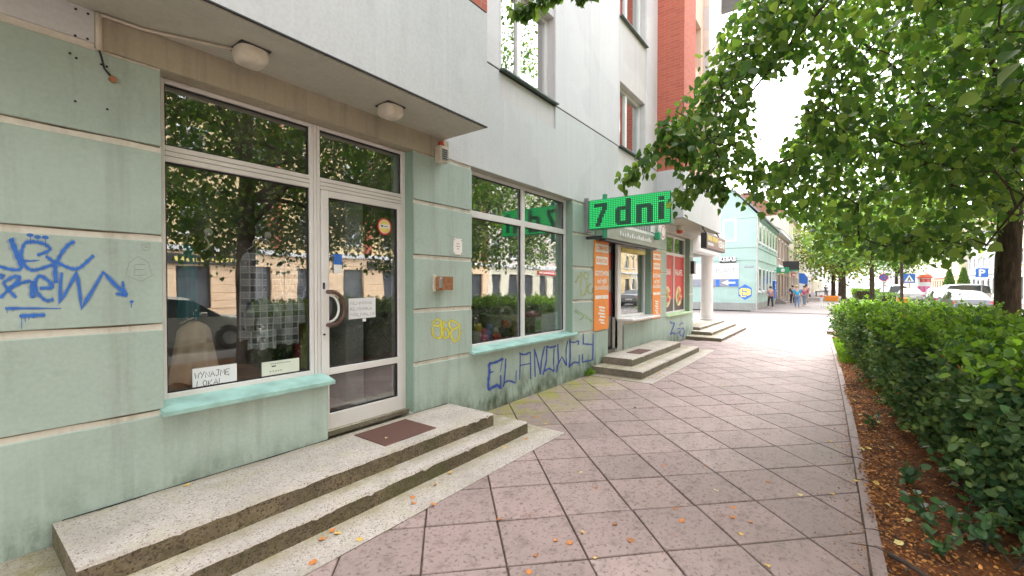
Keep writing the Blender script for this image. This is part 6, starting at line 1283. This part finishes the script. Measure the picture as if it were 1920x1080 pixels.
lp = empty('street_lamp', (72, -4.9, 0), 'slim grey street lamp post beyond the parked cars', 'lamp'); MB().tube([(72, -4.9, -.1), (72, -4.9, 8), (72, -5.6, 8.6), (72, -6.6, 8.7)], [.09, .06, .05, .04], 8).build('post', M['steel'], lp); MB().bbox(71.85, 72.15, -7.1, -6.5, 8.62, 8.74, .03).build('lantern', M['metal_grey'], lp)

# ================================================================== PEOPLE
def skinned(name, verts, edges, rads, mat, parent):
    me = bpy.data.meshes.new(name); me.from_pydata(verts, edges, []); me.materials.append(mat); o = link(name, me, parent, True)
    md = o.modifiers.new('skin', 'SKIN'); md.use_smooth_shade = True
    for v, r_ in zip(me.skin_vertices[0].data, rads): v.radius = r_ if hasattr(r_, '__len__') else (r_, r_)
    me.skin_vertices[0].data[0].use_root = True; o.modifiers.new('sub', 'SUBSURF').levels = 1; o.modifiers['sub'].render_levels = 2; return o
def person(loc, rz, label, shirt, legs, hair, h=1.0, stride=.22, skirt=False, bag=None):
    e = empty('person', loc, label, 'person', 'people on the far pavement', rz); e.scale = (h, h, h); s = stride
    J = dict(pel=(0, 0, .93), sp=(0, 0, 1.12), ch=(.01, 0, 1.34), nk=(.02, 0, 1.47), hb=(.03, 0, 1.54), hd=(.04, 0, 1.63), ht=(.035, 0, 1.70))
    for sd_, q in ((1, s), (-1, -s)):
        k = str(sd_); J['hip'+k] = (0, sd_*.09, .86); J['kn'+k] = (q*.55+.03, sd_*.095, .49); J['an'+k] = (q*1.0-.03*(q < 0), sd_*.09, .09+.05*(q < 0)); J['to'+k] = (q*1.0+.14, sd_*.10, .045)
        J['sh'+k] = (.01, sd_*.18, 1.38); J['el'+k] = (-q*.30-.02, sd_*.235, 1.12); J['wr'+k] = (-q*.55+.06, sd_*.235, .90); J['ha'+k] = (-q*.62+.08, sd_*.225, .80)
    names = list(J); ix = {n_: i for i, n_ in enumerate(names)}; R_ = dict(pel=(.13, .10), sp=(.125, .095), ch=(.15, .10), nk=.055, hb=.055, hd=.095, ht=.06)
    for k in ('1', '-1'): R_.update({'hip'+k: .085, 'kn'+k: .058, 'an'+k: .04, 'to'+k: .036, 'sh'+k: .055, 'el'+k: .043, 'wr'+k: .032, 'ha'+k: .03})
    E_ = [('pel', 'sp'), ('sp', 'ch'), ('ch', 'nk'), ('nk', 'hb'), ('hb', 'hd'), ('hd', 'ht')]
    for k in ('1', '-1'): E_ += [('pel', 'hip'+k), ('hip'+k, 'kn'+k), ('kn'+k, 'an'+k), ('an'+k, 'to'+k), ('ch', 'sh'+k), ('sh'+k, 'el'+k), ('el'+k, 'wr'+k), ('wr'+k, 'ha'+k)]
    skinned('body', [J[n_] for n_ in names], [(ix[a], ix[b]) for a, b in E_], [R_[n_] for n_ in names], M['skin'], e)
    def sub(name, ns, ed, grow, mat):
        ii = {n_: i for i, n_ in enumerate(ns)}; rr = [tuple(q+grow for q in R_[n_]) if hasattr(R_[n_], '__len__') else R_[n_]+grow for n_ in ns]; skinned(name, [J[n_] for n_ in ns], [(ii[a], ii[b]) for a, b in ed], rr, mat, e)
    sub('shirt', ['sp', 'pel', 'ch', 'sh1', 'el1', 'sh-1', 'el-1'], [('sp', 'pel'), ('sp', 'ch'), ('ch', 'sh1'), ('sh1', 'el1'), ('ch', 'sh-1'), ('sh-1', 'el-1')], .022, shirt)
    sub('trousers', ['pel', 'hip1', 'kn1', 'an1', 'hip-1', 'kn-1', 'an-1'], [('pel', 'hip1'), ('hip1', 'kn1'), ('kn1', 'an1'), ('pel', 'hip-1'), ('hip-1', 'kn-1'), ('kn-1', 'an-1')], .018, legs)
    m = MB(); m.lathe([(.02, 1.735), (.075, 1.72), (.108, 1.66), (.104, 1.60), (.07, 1.55)][::-1], (.018, 0, 0), 14); m.build('hair', hair, e, smooth=True, local=True)
    if skirt: MB().lathe([(.14, .98), (.20, .75), (.25, .50)], (0, 0, 0), 16).build('skirt', legs, e, smooth=True, local=True)
    if bag: MB().bbox(-.02, .12, -.34, -.26, .55, .80, .02).build('bag', bag, e, local=True)
C_ = {k: plain(k+'_cloth', c, .9) for k, c in dict(mauve=(.33, .22, .29), charcoal=(.04, .035, .045), sky=(.02, .36, .62), denim=(.16, .24, .40), navy=(.03, .04, .09), rose=(.50, .08, .22), sand=(.48, .33, .25), greyblue=(.25, .30, .38)).items()}
H_ = {k: plain(k+'_hair', c, .6) for k, c in dict(dark=(.02, .015, .012), brown=(.08, .045, .03), fair=(.40, .28, .15)).items()}
person((36.3, 3.75, 0), math.radians(200), 'person in a mauve top and dark trousers walking by the mint wall', C_['mauve'], C_['charcoal'], H_['brown'], .93, .26)
person((38.2, 2.25, 0), math.radians(8), 'person in a bright blue top and jeans walking away', C_['sky'], C_['denim'], H_['fair'], .97, .10)
person((44.5, 2.95, 0), math.radians(10), 'person in dark clothes with a pink scarf ahead of the one in blue', C_['navy'], C_['charcoal'], H_['brown'], .98, .16)
person((41.5, 1.95, 0), math.radians(170), 'person in a rose coloured coat beside the bollard', C_['rose'], C_['greyblue'], H_['brown'], .95, .16)
person((49.5, 2.2, 0), math.radians(15), 'person in a sand coloured jacket beyond the bollards', C_['sand'], C_['sand'], H_['dark'], 1.03, .15, bag=C_['charcoal'])
person((85, 1.2, 0), math.radians(180), 'distant person in dark clothes by the far trees', C_['navy'], C_['charcoal'], H_['dark'], 1.0, .2)
print('all done', len(bpy.data.objects))
